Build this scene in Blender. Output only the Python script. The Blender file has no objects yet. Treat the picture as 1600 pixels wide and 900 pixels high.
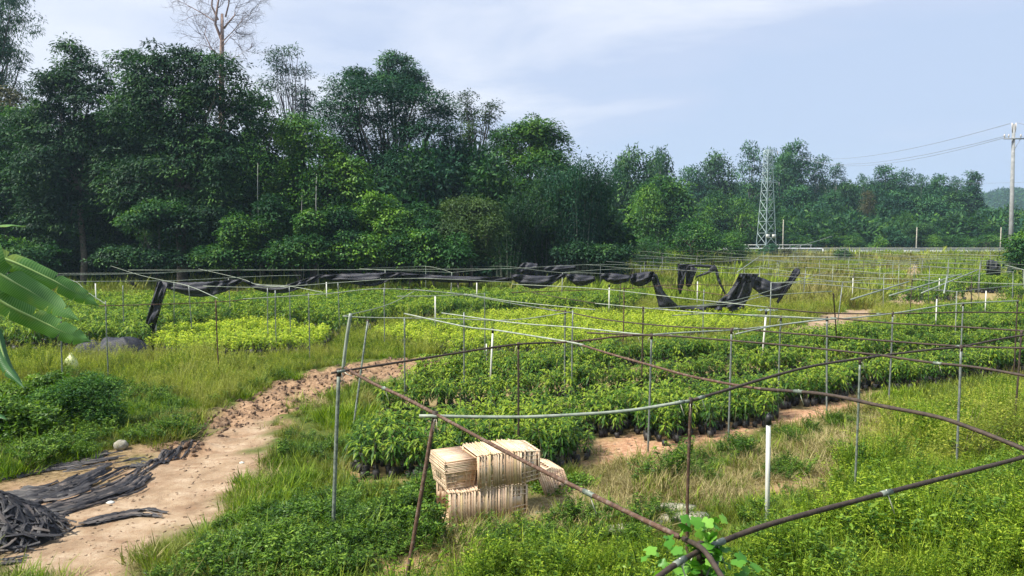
import bpy, math, random
import numpy as np
from mathutils import Vector, Matrix

# ------------------------------------------------------------------ camera, sky, sun, exposure
scn = bpy.context.scene
COL = scn.collection
PITCH = math.radians(3.86)
CAM_H = 4.0
FOC = 1155.0                      # focal length in pixels of a 1600 px wide picture
cam_data = bpy.data.cameras.new('camera')
cam_data.sensor_width = 36.0
cam_data.lens = 36.0 * FOC / 1600.0
cam_data.clip_start = 0.05
cam_data.clip_end = 6000
cam = bpy.data.objects.new('camera', cam_data)
cam.location = (0, 0, CAM_H)
cam.rotation_euler = (math.radians(90) - PITCH, 0, 0)
COL.objects.link(cam)
scn.camera = cam

SUN_EL, SUN_AZ = math.radians(52), math.radians(-112)      # azimuth clockwise from +Y: behind the camera's left shoulder
sun_dir = Vector((math.sin(SUN_AZ) * math.cos(SUN_EL), math.cos(SUN_AZ) * math.cos(SUN_EL), math.sin(SUN_EL)))
sd = bpy.data.lights.new('sun', 'SUN')
sd.energy = 3.9
sd.angle = math.radians(11.0)
sd.color = (1.0, 0.95, 0.86)
sun = bpy.data.objects.new('sun', sd)
sun.rotation_euler = sun_dir.to_track_quat('Z', 'Y').to_euler()
sun.location = (-20, -10, 40)
COL.objects.link(sun)

w = bpy.data.worlds.new('World'); scn.world = w; w.use_nodes = True
nt = w.node_tree; nt.nodes.clear()
def wn(t): return nt.nodes.new(t)
out = wn('ShaderNodeOutputWorld'); bg = wn('ShaderNodeBackground'); bg2 = wn('ShaderNodeBackground')
sky = wn('ShaderNodeTexSky'); sky.sky_type = 'NISHITA'; sky.sun_disc = False
sky.sun_elevation = SUN_EL; sky.sun_rotation = SUN_AZ; sky.air_density = 1.2; sky.dust_density = 2.0
nt.links.new(sky.outputs[0], bg.inputs[0]); bg.inputs[1].default_value = 0.06
tc = wn('ShaderNodeTexCoord'); mp = wn('ShaderNodeMapping'); mp.inputs['Scale'].default_value = (1.0, 1.0, 4.6)
mp.inputs['Location'].default_value = (0.35, 0.2, 0.1)
nt.links.new(tc.outputs['Generated'], mp.inputs[0])
nz = wn('ShaderNodeTexNoise'); nz.inputs['Scale'].default_value = 1.9; nz.inputs['Detail'].default_value = 7; nz.inputs['Roughness'].default_value = 0.52
nz.inputs['Distortion'].default_value = 0.35
nt.links.new(mp.outputs[0], nz.inputs['Vector'])
sx = wn('ShaderNodeSeparateXYZ'); nt.links.new(tc.outputs['Generated'], sx.inputs[0])
ad = wn('ShaderNodeMath'); ad.operation = 'MULTIPLY_ADD'; ad.inputs[1].default_value = -0.30
ct = wn('ShaderNodeMath'); ct.operation = 'MULTIPLY_ADD'; ct.inputs[1].default_value = 2.0; ct.inputs[2].default_value = -0.52
nt.links.new(nz.outputs['Fac'], ct.inputs[0])
nt.links.new(sx.outputs['X'], ad.inputs[0]); nt.links.new(ct.outputs[0], ad.inputs[2])
cr = wn('ShaderNodeValToRGB')
e = cr.color_ramp.elements
e[0].position = 0.24; e[0].color = (0.49, 0.59, 0.79, 1)
e[1].position = 0.74; e[1].color = (0.75, 0.79, 0.90, 1)
m_ = cr.color_ramp.elements.new(0.45); m_.color = (0.53, 0.61, 0.80, 1)
nt.links.new(ad.outputs[0], cr.inputs[0])
nt.links.new(cr.outputs[0], bg2.inputs[0]); bg2.inputs[1].default_value = 0.54
mx = wn('ShaderNodeMixShader'); mx.inputs[0].default_value = 0.94
nt.links.new(bg.outputs[0], mx.inputs[1]); nt.links.new(bg2.outputs[0], mx.inputs[2])
nt.links.new(mx.outputs[0], out.inputs[0])

scn.view_settings.view_transform = 'Standard'
scn.view_settings.look = 'None'
scn.view_settings.exposure = 1.12
scn.view_settings.gamma = 1.0
cy = scn.cycles
cy.use_denoising = True
try: cy.denoiser = 'OPENIMAGEDENOISE'
except Exception: pass
cy.max_bounces = 6; cy.diffuse_bounces = 3; cy.glossy_bounces = 2; cy.transmission_bounces = 3; cy.volume_bounces = 1
cy.transparent_max_bounces = 4
cy.caustics_reflective = False; cy.caustics_refractive = False
cy.use_adaptive_sampling = True; cy.adaptive_threshold = 0.02
scn.render.use_persistent_data = False

rng = np.random.default_rng(7)
random.seed(7)
R = math.radians

# ------------------------------------------------------------------ where things stand
CP, SP = math.cos(PITCH), math.sin(PITCH)
def ray(px, py):
    x = (px - 800) / FOC; z = (450 - py) / FOC
    return np.array((x, CP + z * SP, -SP + z * CP))
def P(px, py, z=0.0):
    """the point of height z seen at this place of the photograph"""
    d = ray(px, py); t = (z - CAM_H) / d[2]
    return np.array((d[0] * t, d[1] * t, z))
def PD(px, py, y):
    """the point at distance y"""
    d = ray(px, py); t = y / d[1]
    return np.array((d[0] * t, y, CAM_H + d[2] * t))

# value noise
def _hash(ix, iy, s):
    h = (ix.astype(np.int64) * 374761393 + iy.astype(np.int64) * 668265263 + s * 69069) & 0xffffffff
    h = ((h ^ (h >> 13)) * 1274126177) & 0xffffffff
    return ((h ^ (h >> 16)) & 0xffff) / 65535.0
def vnoise(x, y, s=0):
    ix = np.floor(x); iy = np.floor(y); fx = x - ix; fy = y - iy
    fx = fx * fx * (3 - 2 * fx); fy = fy * fy * (3 - 2 * fy)
    ix = ix.astype(np.int64); iy = iy.astype(np.int64)
    a = _hash(ix, iy, s); b = _hash(ix + 1, iy, s); c = _hash(ix, iy + 1, s); d = _hash(ix + 1, iy + 1, s)
    return (a * (1 - fx) + b * fx) * (1 - fy) + (c * (1 - fx) + d * fx) * fy
def fbm(x, y, s=0, o=4):
    v = 0; a = 0.5; t = 0
    for k in range(o):
        v = v + a * vnoise(x * 2 ** k + 17.3 * k, y * 2 ** k - 9.1 * k, s + k); t += a; a *= 0.5
    return v / t
def smooth(a, b, x):
    t = np.clip((x - a) / (b - a), 0, 1); return t * t * (3 - 2 * t)

def sdf(poly, x, y):
    """signed distance to a closed polygon, negative inside"""
    poly = np.asarray(poly)[:, :2]; n = len(poly)
    d = np.full(x.shape, 1e9); ins = np.zeros(x.shape, bool)
    for i in range(n):
        ax, ay = poly[i]; bx, by = poly[(i + 1) % n]
        ex, ey = bx - ax, by - ay; px_, py_ = x - ax, y - ay
        t = np.clip((px_ * ex + py_ * ey) / (ex * ex + ey * ey + 1e-9), 0, 1)
        d = np.minimum(d, np.hypot(px_ - ex * t, py_ - ey * t))
        c = ((ay > y) != (by > y)) & (x < (bx - ax) * (y - ay) / (by - ay + 1e-12) + ax)
        ins ^= c
    return np.where(ins, -d, d)
def G(*pts): return [P(a, b)[:2] for a, b in pts]

# ground zones, laid out in metres on the ground
TRACK = G((-60, 905), (-20, 770), (60, 757), (150, 745), (235, 712), (290, 685), (335, 655), (385, 628), (440, 603), (520, 588), (620, 578), (705, 564),
          (715, 572), (640, 590), (560, 604), (500, 612), (480, 634), (420, 662), (402, 700), (396, 745), (372, 780), (318, 812), (262, 850), (205, 880), (185, 940))
REDP5 = G((-60, 765), (0, 738), (120, 716), (200, 698), (262, 684), (250, 720), (200, 765), (100, 795), (-60, 840))
MUD = G((235, 722), (285, 672), (340, 636), (395, 608), (455, 586), (560, 568), (660, 560), (712, 556), (735, 566), (690, 578), (600, 594), (520, 616), (470, 640), (440, 668), (425, 650), (380, 664), (330, 694), (275, 722))
FAR_TRACK = G((1190, 524), (1240, 510), (1280, 496), (1318, 484), (1385, 482), (1365, 500), (1330, 518), (1270, 534), (1210, 538))
FAR_TRACK2 = G((1350, 480), (1400, 462), (1445, 452), (1462, 456), (1446, 470), (1400, 478))
FAR_TRACK3 = G((1325, 520), (1345, 520), (1395, 470), (1430, 440), (1450, 424), (1420, 424), (1385, 455))
RED = G((870, 722), (930, 712), (985, 676), (1010, 690), (1060, 684), (1110, 666), (1180, 652), (1240, 636), (1330, 616), (1345, 626), (1270, 652), (1180, 672), (1110, 690), (1040, 708), (980, 722), (900, 730))
DRY = G((470, 905), (600, 850), (700, 812), (850, 772), (960, 742), (1100, 716), (1240, 688), (1330, 655), (1420, 640), (1440, 672), (1380, 720), (1320, 760), (1200, 790), (1080, 800), (960, 835), (820, 860), (700, 905))
REDP1 = G((1195, 768), (1235, 742), (1300, 724), (1330, 735), (1290, 755), (1215, 780))
REDP2 = G((1315, 690), (1350, 668), (1425, 655), (1418, 668), (1360, 684))
REDP3 = G((560, 885), (680, 850), (740, 838), (700, 866), (600, 905))
REDP4 = G((480, 712), (530, 700), (556, 724), (600, 760), (560, 770), (520, 750))
BED = {
 'front': G((552, 752), (700, 764), (872, 736), (905, 722), (985, 676), (1010, 692), (1048, 700), (1130, 676), (1180, 660), (1250, 636), (1340, 617), (1450, 606), (1640, 578), (1640, 520), (1500, 512), (1330, 528), (1180, 545), (1040, 560), (930, 560), (850, 570), (720, 582), (640, 606), (600, 640), (585, 690)),
 'lime': G((578, 533), (640, 543), (700, 556), (830, 560), (900, 548), (1000, 540), (1190, 520), (1180, 498), (960, 498), (860, 495), (720, 500)),
 'leftlime': G((232, 552), (330, 562), (440, 556), (512, 548), (520, 530), (420, 516), (300, 516), (250, 530)),
 'left': G((-240, 540), (60, 552), (225, 548), (255, 528), (420, 514), (530, 528), (600, 512), (720, 498), (980, 492), (1010, 476), (900, 474), (700, 472), (300, 480), (-240, 484)),
 'right': G((1400, 526), (1640, 512), (1640, 492), (1560, 490), (1480, 496), (1420, 508)),
 'farright': G((1395, 482), (1500, 482), (1640, 474), (1640, 440), (1500, 442), (1440, 455)),
}
U_ = np.array((math.cos(R(27)), math.sin(R(27)))); V_ = np.array((-U_[1], U_[0]))
def row_gap(x, y):
    """0 on the narrow walkways between the rows of pots, 1 on the rows"""
    v = x * V_[0] + y * V_[1] + 0.25 * (fbm(x * 0.3, y * 0.3, 5) - .5)
    g = np.minimum(np.abs((v - 14.6)), np.abs(v - 17.0))
    g = np.minimum(g, np.abs(v - 20.2))
    return g
def in_bed(name, x, y):
    return sdf(BED[name], x, y)

def hz(x, y):
    """height of the ground"""
    x = np.asarray(x, float); y = np.asarray(y, float)
    h = 0.10 * (fbm(x * .25, y * .25, 3) - .5) + 0.05 * (fbm(x * 1.3, y * 1.3, 9) - .5)
    h = h + 3.3 * smooth(6.6, -1.5, y)                                     # the bank the photographer stands on
    far = smooth(62, 112, y) * 1.55 * smooth(-20, 25, x)
    h = h + far
    h = h + smooth(128, 300, y) * 22 * smooth(-40, 30, x) * (1 - .85 * smooth(.57, .66, x / np.maximum(y, 1)))                    # rising land behind the road
    h = h + smooth(75, 200, y) * 8 * smooth(0, -50, x)
    h = h + 0.55 * np.exp(-((x - 10) / 4.5) ** 2 - ((y - 9.0) / 2.4) ** 2)
    m = smooth(0.5, -0.4, sdf(MUD, x, y))
    h = h + m * (0.42 * (fbm(x * 3.4 + 3, y * 4.6, 21, 4) - .48))
    t = smooth(0.3, -0.8, sdf(TRACK, x, y))
    h = h - 0.04 * t + t * 0.07 * (fbm(x * 2.2, y * 2.6, 31, 4) - .5)
    return h
# ------------------------------------------------------------------ materials
def newmat(name):
    m = bpy.data.materials.new(name); m.use_nodes = True
    n = m.node_tree; n.nodes.clear()
    o = n.nodes.new('ShaderNodeOutputMaterial')
    return m, n, o
def N(n, t, **kw):
    x = n.nodes.new(t)
    for k, v in kw.items():
        if k in x.inputs: x.inputs[k].default_value = v
        else: setattr(x, k, v)
    return x
def mixc(n, f, a, b, mode='MIX'):
    m = n.nodes.new('ShaderNodeMix'); m.data_type = 'RGBA'; m.blend_type = mode
    if hasattr(f, 'links'): n.links.new(f, m.inputs[0])
    else: m.inputs[0].default_value = f
    for v, i in ((a, 6), (b, 7)):
        if hasattr(v, 'links'): n.links.new(v, m.inputs[i])
        else: m.inputs[i].default_value = (*v, 1) if len(v) == 3 else v
    return m.outputs[2]
def math_(n, op, a, b=None, c=None, clamp=False):
    m = n.nodes.new('ShaderNodeMath'); m.operation = op; m.use_clamp = clamp
    for v, i in ((a, 0), (b, 1), (c, 2)):
        if v is None: continue
        if hasattr(v, 'links'): n.links.new(v, m.inputs[i])
        else: m.inputs[i].default_value = v
    return m.outputs[0]
def posnoise(n, scale, detail=3, rough=.5, space='world'):
    if space == 'world':
        g = n.nodes.new('ShaderNodeNewGeometry'); v = g.outputs['Position']
    else:
        g = n.nodes.new('ShaderNodeTexCoord'); v = g.outputs['Object']
    t = N(n, 'ShaderNodeTexNoise', Scale=scale, Detail=detail, Roughness=rough)
    n.links.new(v, t.inputs['Vector'])
    return t.outputs['Fac']
def ramp(n, f, stops):
    r = n.nodes.new('ShaderNodeValToRGB'); n.links.new(f, r.inputs[0])
    e = r.color_ramp.elements
    while len(e) < len(stops): e.new(0.5)
    for k, (p, c) in enumerate(stops):
        e[k].position = p; e[k].color = (*c, 1) if len(c) == 3 else c
    return r.outputs[0]

def leafmat(name, dark, mid, light, trans=.3, rough=.5, spec=.3, patch=None, patch_scale=.3, random_amt=.35):
    """leaves: tint attribute per leaf, a random value per plant, slow patches over the ground"""
    m, n, o = newmat(name)
    a = n.nodes.new('ShaderNodeAttribute'); a.attribute_name = 'tint'
    oi = n.nodes.new('ShaderNodeObjectInfo')
    f = math_(n, 'MULTIPLY_ADD', math_(n, 'SUBTRACT', oi.outputs['Random'], .5), random_amt, a.outputs['Fac'])
    f = math_(n, 'MULTIPLY_ADD', math_(n, 'SUBTRACT', posnoise(n, .35, 3), .5), .7, f, clamp=True)
    c = ramp(n, f, [(0.05, dark), (.5, mid), (.95, light)])
    if patch:
        pf = ramp(n, posnoise(n, patch_scale, 3), [(.45, (0, 0, 0)), (.62, (1, 1, 1))])
        c = mixc(n, pf, c, patch)
    p = N(n, 'ShaderNodeBsdfPrincipled', Roughness=rough)
    p.inputs['Specular IOR Level'].default_value = spec
    n.links.new(c, p.inputs['Base Color'])
    t = n.nodes.new('ShaderNodeBsdfTranslucent')
    tc_ = mixc(n, 1.0, c, (1.0, 1.15, .45), 'MULTIPLY')
    n.links.new(tc_, t.inputs[0])
    mx = n.nodes.new('ShaderNodeMixShader'); mx.inputs[0].default_value = trans
    n.links.new(p.outputs[0], mx.inputs[1]); n.links.new(t.outputs[0], mx.inputs[2])
    n.links.new(mx.outputs[0], o.inputs[0])
    return m
def plain(name, c1, c2, scale=4, rough=.6, metal=0, spec=.4, bump=.0, detail=5, space='object', c3=None, stops=(.35, .65)):
    m, n, o = newmat(name)
    f = posnoise(n, scale, detail, .6, space)
    st = [(stops[0], c1), (stops[1], c2)]
    if c3: st = [(stops[0], c1), ((stops[0] + stops[1]) / 2, c2), (stops[1], c3)]
    c = ramp(n, f, st)
    p = N(n, 'ShaderNodeBsdfPrincipled', Roughness=rough, Metallic=metal)
    p.inputs['Specular IOR Level'].default_value = spec
    n.links.new(c, p.inputs['Base Color'])
    if bump:
        b = N(n, 'ShaderNodeBump', Strength=bump, Distance=.02)
        n.links.new(posnoise(n, scale * 4, 5, .6, space), b.inputs['Height']); n.links.new(b.outputs[0], p.inputs['Normal'])
    n.links.new(p.outputs[0], o.inputs[0])
    return m

M = {}
# grasses and weeds
M['grass'] = leafmat('grass_blades', (.055, .11, .012), (.14, .24, .018), (.32, .40, .035), .35, .6, .2, patch=(.20, .19, .05), patch_scale=.45)
M['lush'] = leafmat('lush_weeds', (.022, .066, .010), (.075, .165, .018), (.21, .33, .035), .3, .5, .3)
M['tall'] = leafmat('tall_grass', (.07, .12, .016), (.20, .28, .03), (.48, .50, .07), .35, .6, .2, patch=(.33, .34, .08), patch_scale=.35)
M['meadow'] = leafmat('meadow_leaves', (.06, .13, .012), (.17, .28, .018), (.38, .48, .045), .35, .6, .2)
M['dry'] = leafmat('dry_grass', (.14, .115, .045), (.28, .235, .10), (.44, .38, .20), .2, .8, .1)
M['far'] = leafmat('far_grass', (.08, .14, .018), (.20, .29, .03), (.36, .42, .05), .3, .7, .1, patch=(.24, .21, .08), patch_scale=.08)
M['seed'] = leafmat('seedling_leaves', (.018, .058, .010), (.058, .145, .014), (.25, .34, .028), .3, .5, .25, random_amt=.6)
M['lime'] = leafmat('lime_seedling_leaves', (.10, .19, .014), (.27, .38, .022), (.48, .55, .045), .35, .5, .3)
M['creeper'] = leafmat('creeper_leaves', (.03, .13, .015), (.08, .25, .022), (.20, .42, .05), .35, .45, .4)
# trees
M['t_dark'] = leafmat('dark_tree_leaves', (.008, .032, .016), (.026, .082, .030), (.085, .185, .038), .22, .6, .18)
M['t_blue'] = leafmat('blue_green_tree_leaves', (.010, .046, .028), (.028, .098, .048), (.075, .185, .055), .22, .6, .18)
M['t_mid'] = leafmat('green_tree_leaves', (.010, .048, .018), (.032, .105, .026), (.120, .240, .032), .27, .6, .18)
M['t_olive'] = leafmat('olive_tree_leaves', (.020, .046, .014), (.042, .086, .024), (.085, .140, .036), .22, .6, .2)
M['t_bright'] = leafmat('bright_tree_leaves', (.016, .070, .016), (.050, .150, .026), (.165, .310, .032), .28, .5, .3)
M['t_brown'] = leafmat('brown_tree_leaves', (.045, .05, .028), (.085, .085, .04), (.14, .13, .055), .2, .7, .2)
M['bark'] = plain('bark', (.05, .042, .034), (.15, .13, .11), 6, .9, bump=.5)
M['pinkbark'] = plain('pale_pink_bark', (.22, .14, .11), (.38, .27, .22), 2, .8)
M['palebark'] = plain('pale_bark', (.25, .25, .22), (.42, .42, .38), 2, .8)
M['twig'] = plain('bare_twigs', (.13, .11, .12), (.22, .19, .20), 2, .9)
# pipes
M['rust'] = plain('rusty_pipe', (.055, .034, .025), (.11, .060, .038), 22, .75, .2, c3=(.20, .16, .13), stops=(.3, .72), bump=.3)
M['darkpipe'] = plain('dark_brown_pipe', (.042, .032, .026), (.085, .06, .045), 18, .7, .3, bump=.2)
M['galv'] = plain('weathered_galvanised_pipe', (.13, .15, .14), (.26, .28, .26), 14, .5, .3)
M['lightpipe'] = plain('pale_pipe', (.20, .235, .185), (.34, .375, .30), 9, .55, .1)
M['greenpipe'] = plain('grey_green_pipe', (.08, .10, .085), (.16, .19, .155), 15, .6, .3, c3=(.24, .27, .23))
M['pvc'] = plain('white_pvc', (.50, .50, .45), (.66, .66, .60), 3, .4)
M['cap'] = plain('black_plastic', (.012, .012, .013), (.03, .03, .032), 8, .5)
M['tie'] = plain('pale_tie_wire', (.5, .48, .38), (.68, .66, .55), 8, .6)
def crate_mat():
    m, n, o = newmat('straw_peach_plastic')
    oi = n.nodes.new('ShaderNodeObjectInfo')
    a = ramp(n, oi.outputs['Random'], [(0, (.60, .40, .25)), (.35, (.70, .50, .33)), (.7, (.77, .61, .42)), (1, (.68, .46, .33))])
    d = ramp(n, posnoise(n, 5, 6, .7), [(.48, (0, 0, 0)), (.72, (.75, .75, .75))])
    c = mixc(n, d, a, (.34, .24, .14))
    p = N(n, 'ShaderNodeBsdfPrincipled', Roughness=.6); n.links.new(c, p.inputs['Base Color']); n.links.new(p.outputs[0], o.inputs[0]); return m
M['crate'] = crate_mat()
M['crate2'] = plain('yellowed_plastic', (.62, .46, .24), (.72, .58, .36), 3, .5, bump=.05)
M['concrete'] = plain('concrete', (.20, .21, .21), (.30, .31, .31), 3, .85, bump=.2)
M['slab'] = plain('pale_slab', (.28, .26, .19), (.44, .41, .31), 5, .85, bump=.3)
M['steel'] = plain('galvanised_steel', (.26, .34, .35), (.38, .46, .47), 5, .5, .3)
M['wire'] = plain('grey_wire', (.20, .22, .25), (.28, .3, .33), 5, .6)
M['ceramic'] = plain('insulator', (.35, .33, .32), (.5, .48, .46), 4, .3)
M['rock'] = plain('pale_rock', (.20, .185, .14), (.38, .36, .29), 6, .9, bump=.5)
M['roadgrey'] = plain('road_grey', (.40, .42, .45), (.55, .57, .60), .6, .85, space='world')
M['asphalt'] = plain('asphalt', (.045, .045, .048), (.065, .065, .066), .8, .9, space='world')
M['pot'] = plain('black_bag_pot', (.010, .010, .011), (.04, .036, .034), 6, .6)
M['stem'] = plain('seedling_stem', (.11, .10, .05), (.2, .18, .09), 6, .8)
M['bluish'] = plain('blue_sheet', (.10, .2, .42), (.2, .32, .55), 6, .5)

def netmat(name, base, hi):
    m, n, o = newmat(name)
    c = ramp(n, posnoise(n, 3.0, 5, .6, 'object'), [(.3, base), (.75, hi)])
    p = N(n, 'ShaderNodeBsdfPrincipled', Roughness=.55)
    p.inputs['Specular IOR Level'].default_value = .45
    n.links.new(c, p.inputs['Base Color'])
    w_ = N(n, 'ShaderNodeTexWave', Scale=42.0, Distortion=2.0, Detail=2.0)
    t = n.nodes.new('ShaderNodeTexCoord'); n.links.new(t.outputs['Object'], w_.inputs['Vector'])
    b = N(n, 'ShaderNodeBump', Strength=.25, Distance=.01)
    n.links.new(w_.outputs['Fac'], b.inputs['Height']); n.links.new(b.outputs[0], p.inputs['Normal'])
    if name == 'black_shade_net':
        tr = n.nodes.new('ShaderNodeBsdfTransparent'); mx = n.nodes.new('ShaderNodeMixShader'); mx.inputs[0].default_value = .14
        n.links.new(p.outputs[0], mx.inputs[1]); n.links.new(tr.outputs[0], mx.inputs[2]); n.links.new(mx.outputs[0], o.inputs[0])
    else: n.links.new(p.outputs[0], o.inputs[0])
    return m
M['net'] = netmat('black_shade_net', (.008, .009, .015), (.030, .033, .050))
M['oldnet'] = netmat('weathered_shade_net', (.008, .008, .011), (.050, .047, .050))
M['oldnet2'] = netmat('dusty_shade_net', (.03, .028, .03), (.17, .14, .12))

def banana_mat(name, a, b, c_, back):
    m, n, o = newmat(name)
    at = n.nodes.new('ShaderNodeAttribute'); at.attribute_name = 'tint'
    wv = n.nodes.new('ShaderNodeAttribute'); wv.attribute_name = 'along'
    s = math_(n, 'SINE', math_(n, 'MULTIPLY', wv.outputs['Fac'], 520.0))
    c = ramp(n, at.outputs['Fac'], [(.0, a), (.55, b), (1, c_)])
    c = mixc(n, math_(n, 'MULTIPLY_ADD', s, .16, .14), c, back)
    c = mixc(n, ramp(n, posnoise(n, 2.2, 4, .6, 'object'), [(.55, (0, 0, 0)), (.75, (1, 1, 1))]), c, (.30, .34, .04))
    p = N(n, 'ShaderNodeBsdfPrincipled', Roughness=.45)
    p.inputs['Specular IOR Level'].default_value = .5
    n.links.new(c, p.inputs['Base Color'])
    bm = N(n, 'ShaderNodeBump', Strength=.15, Distance=.002); n.links.new(s, bm.inputs['Height']); n.links.new(bm.outputs[0], p.inputs['Normal'])
    t = n.nodes.new('ShaderNodeBsdfTranslucent'); n.links.new(mixc(n, 1.0, c, (1.1, 1.2, .4), 'MULTIPLY'), t.inputs[0])
    mx = n.nodes.new('ShaderNodeMixShader'); mx.inputs[0].default_value = .35
    n.links.new(p.outputs[0], mx.inputs[1]); n.links.new(t.outputs[0], mx.inputs[2])
    n.links.new(mx.outputs[0], o.inputs[0])
    return m
M['banana'] = banana_mat('banana_leaf', (.028, .11, .016), (.06, .19, .026), (.13, .31, .05), (.32, .48, .18))
M['banana_dark'] = banana_mat('dark_banana_leaf', (.02, .08, .02), (.04, .14, .035), (.08, .2, .05), (.06, .18, .05))
M['midrib'] = plain('banana_midrib', (.25, .38, .10), (.36, .48, .16), 4, .4)
M['yellowtip'] = banana_mat('yellowed_banana_leaf', (.30, .30, .02), (.42, .40, .03), (.5, .45, .05), (.25, .16, .03))

def ground_mat():
    m, n, o = newmat('soil_and_turf')
    a = n.nodes.new('ShaderNodeAttribute'); a.attribute_name = 'zone'
    s = n.nodes.new('ShaderNodeSeparateColor'); n.links.new(a.outputs['Color'], s.inputs[0])
    fine = posnoise(n, 9.0, 8, .7); med = posnoise(n, 1.6, 6, .65); big = posnoise(n, .12, 4, .5); grit = posnoise(n, 45.0, 4, .7)
    turf = ramp(n, fine, [(.3, (.035, .05, .012)), (.55, (.085, .11, .022)), (.75, (.17, .16, .05))])
    fieldc = ramp(n, big, [(.35, (.10, .15, .03)), (.5, (.18, .22, .045)), (.65, (.25, .22, .085))])
    g = n.nodes.new('ShaderNodeNewGeometry'); sy = n.nodes.new('ShaderNodeSeparateXYZ'); n.links.new(g.outputs['Position'], sy.inputs[0])
    ff = math_(n, 'MULTIPLY_ADD', sy.outputs['Y'], 1 / 30, -25 / 30, clamp=True)
    turf = mixc(n, ff, turf, fieldc)
    sandc = ramp(n, med, [(.28, (.18, .118, .073)), (.5, (.33, .24, .155)), (.70, (.47, .37, .265))])
    sandc = mixc(n, ramp(n, fine, [(.52, (0, 0, 0)), (.66, (.8, .8, .8))]), sandc, (.27, .17, .10))
    sandc = mixc(n, ramp(n, grit, [(.58, (0, 0, 0)), (.66, (.7, .7, .7))]), sandc, (.18, .11, .065))
    mpn = n.nodes.new('ShaderNodeMapping'); mpn.inputs['Rotation'].default_value = (0, 0, R(-66)); mpn.inputs['Scale'].default_value = (.5, 2.2, 1); n.links.new(g.outputs['Position'], mpn.inputs[0])
    st = N(n, 'ShaderNodeTexNoise', Scale=1.6, Detail=6.0, Roughness=.65); n.links.new(mpn.outputs[0], st.inputs['Vector'])
    sandc = mixc(n, ramp(n, st.outputs['Fac'], [(.48, (0, 0, 0)), (.64, (.65, .65, .65))]), sandc, (.23, .145, .09))
    redc = ramp(n, fine, [(.3, (.24, .12, .065)), (.5, (.42, .24, .14)), (.7, (.56, .38, .25))])
    mudc = ramp(n, fine, [(.3, (.10, .062, .036)), (.5, (.27, .17, .10)), (.7, (.42, .29, .185))])
    dryc = ramp(n, fine, [(.3, (.16, .11, .05)), (.5, (.30, .22, .11)), (.68, (.42, .32, .18))])
    alp = a.outputs['Alpha']
    c = mixc(n, alp, turf, dryc)
    c = mixc(n, s.outputs[1], c, redc)
    c = mixc(n, s.outputs[0], c, sandc)
    c = mixc(n, s.outputs[2], c, mudc)
    p = N(n, 'ShaderNodeBsdfPrincipled', Roughness=.95)
    p.inputs['Specular IOR Level'].default_value = .1
    n.links.new(c, p.inputs['Base Color'])
    b = N(n, 'ShaderNodeBump', Strength=.7, Distance=.04)
    h = math_(n, 'ADD', fine, math_(n, 'MULTIPLY', grit, .35))
    n.links.new(h, b.inputs['Height']); n.links.new(b.outputs[0], p.inputs['Normal'])
    n.links.new(p.outputs[0], o.inputs[0])
    return m
M['ground'] = ground_mat()

# ------------------------------------------------------------------ mesh helpers
def mesh_np(name, verts, faces, mats, fmat=None, attrs=None, smooth_=False, link=True, parent=None):
    """faces: (n,k) integer array, or a list of such arrays"""
    if not isinstance(faces, list): faces = [faces]
    faces = [np.asarray(f, dtype=np.int32) for f in faces if len(f)]
    me = bpy.data.meshes.new(name)
    v = np.asarray(verts, dtype=np.float32)
    me.vertices.add(len(v)); me.vertices.foreach_set('co', v.ravel())
    nl = sum(f.size for f in faces); nf = sum(len(f) for f in faces)
    me.loops.add(nl); me.polygons.add(nf)
    me.loops.foreach_set('vertex_index', np.concatenate([f.ravel() for f in faces]))
    tot = np.concatenate([np.full(len(f), f.shape[1], np.int32) for f in faces])
    me.polygons.foreach_set('loop_start', np.concatenate(([0], np.cumsum(tot)[:-1])).astype(np.int32))
    try: me.polygons.foreach_set('loop_total', tot)
    except Exception: pass
    for m in (mats if isinstance(mats, (list, tuple)) else [mats]): me.materials.append(m)
    if fmat is not None: me.polygons.foreach_set('material_index', np.asarray(fmat, np.int32))
    if smooth_: me.polygons.foreach_set('use_smooth', np.ones(nf, bool))
    me.update(calc_edges=True)
    for k, (typ, arr) in (attrs or {}).items():
        at = me.attributes.new(k, typ, 'POINT')
        key = {'FLOAT': 'value', 'INT': 'value', 'FLOAT_VECTOR': 'vector', 'FLOAT_COLOR': 'color'}[typ]
        at.data.foreach_set(key, np.asarray(arr, np.int32 if typ == 'INT' else np.float32).ravel())
    ob = bpy.data.objects.new(name, me)
    if link: COL.objects.link(ob)
    if parent is not None: ob.parent = parent
    return ob
def tag(o, label=None, cat=None, group=None, kind=None):
    if label: o['label'] = label
    if cat: o['category'] = cat
    if group: o['group'] = group
    if kind: o['kind'] = kind
    return o
def empty(name, loc=(0, 0, 0), rz=0.0):
    o = bpy.data.objects.new(name, None); o.location = [float(q) for q in loc]; o.rotation_euler = (0, 0, rz); COL.objects.link(o)
    o.empty_display_size = .2
    return o
def copy_tree(o, parent=None):
    c = o.copy(); COL.objects.link(c); c.parent = parent
    for ch in list(o.children): copy_tree(ch, c)
    return c

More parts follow.
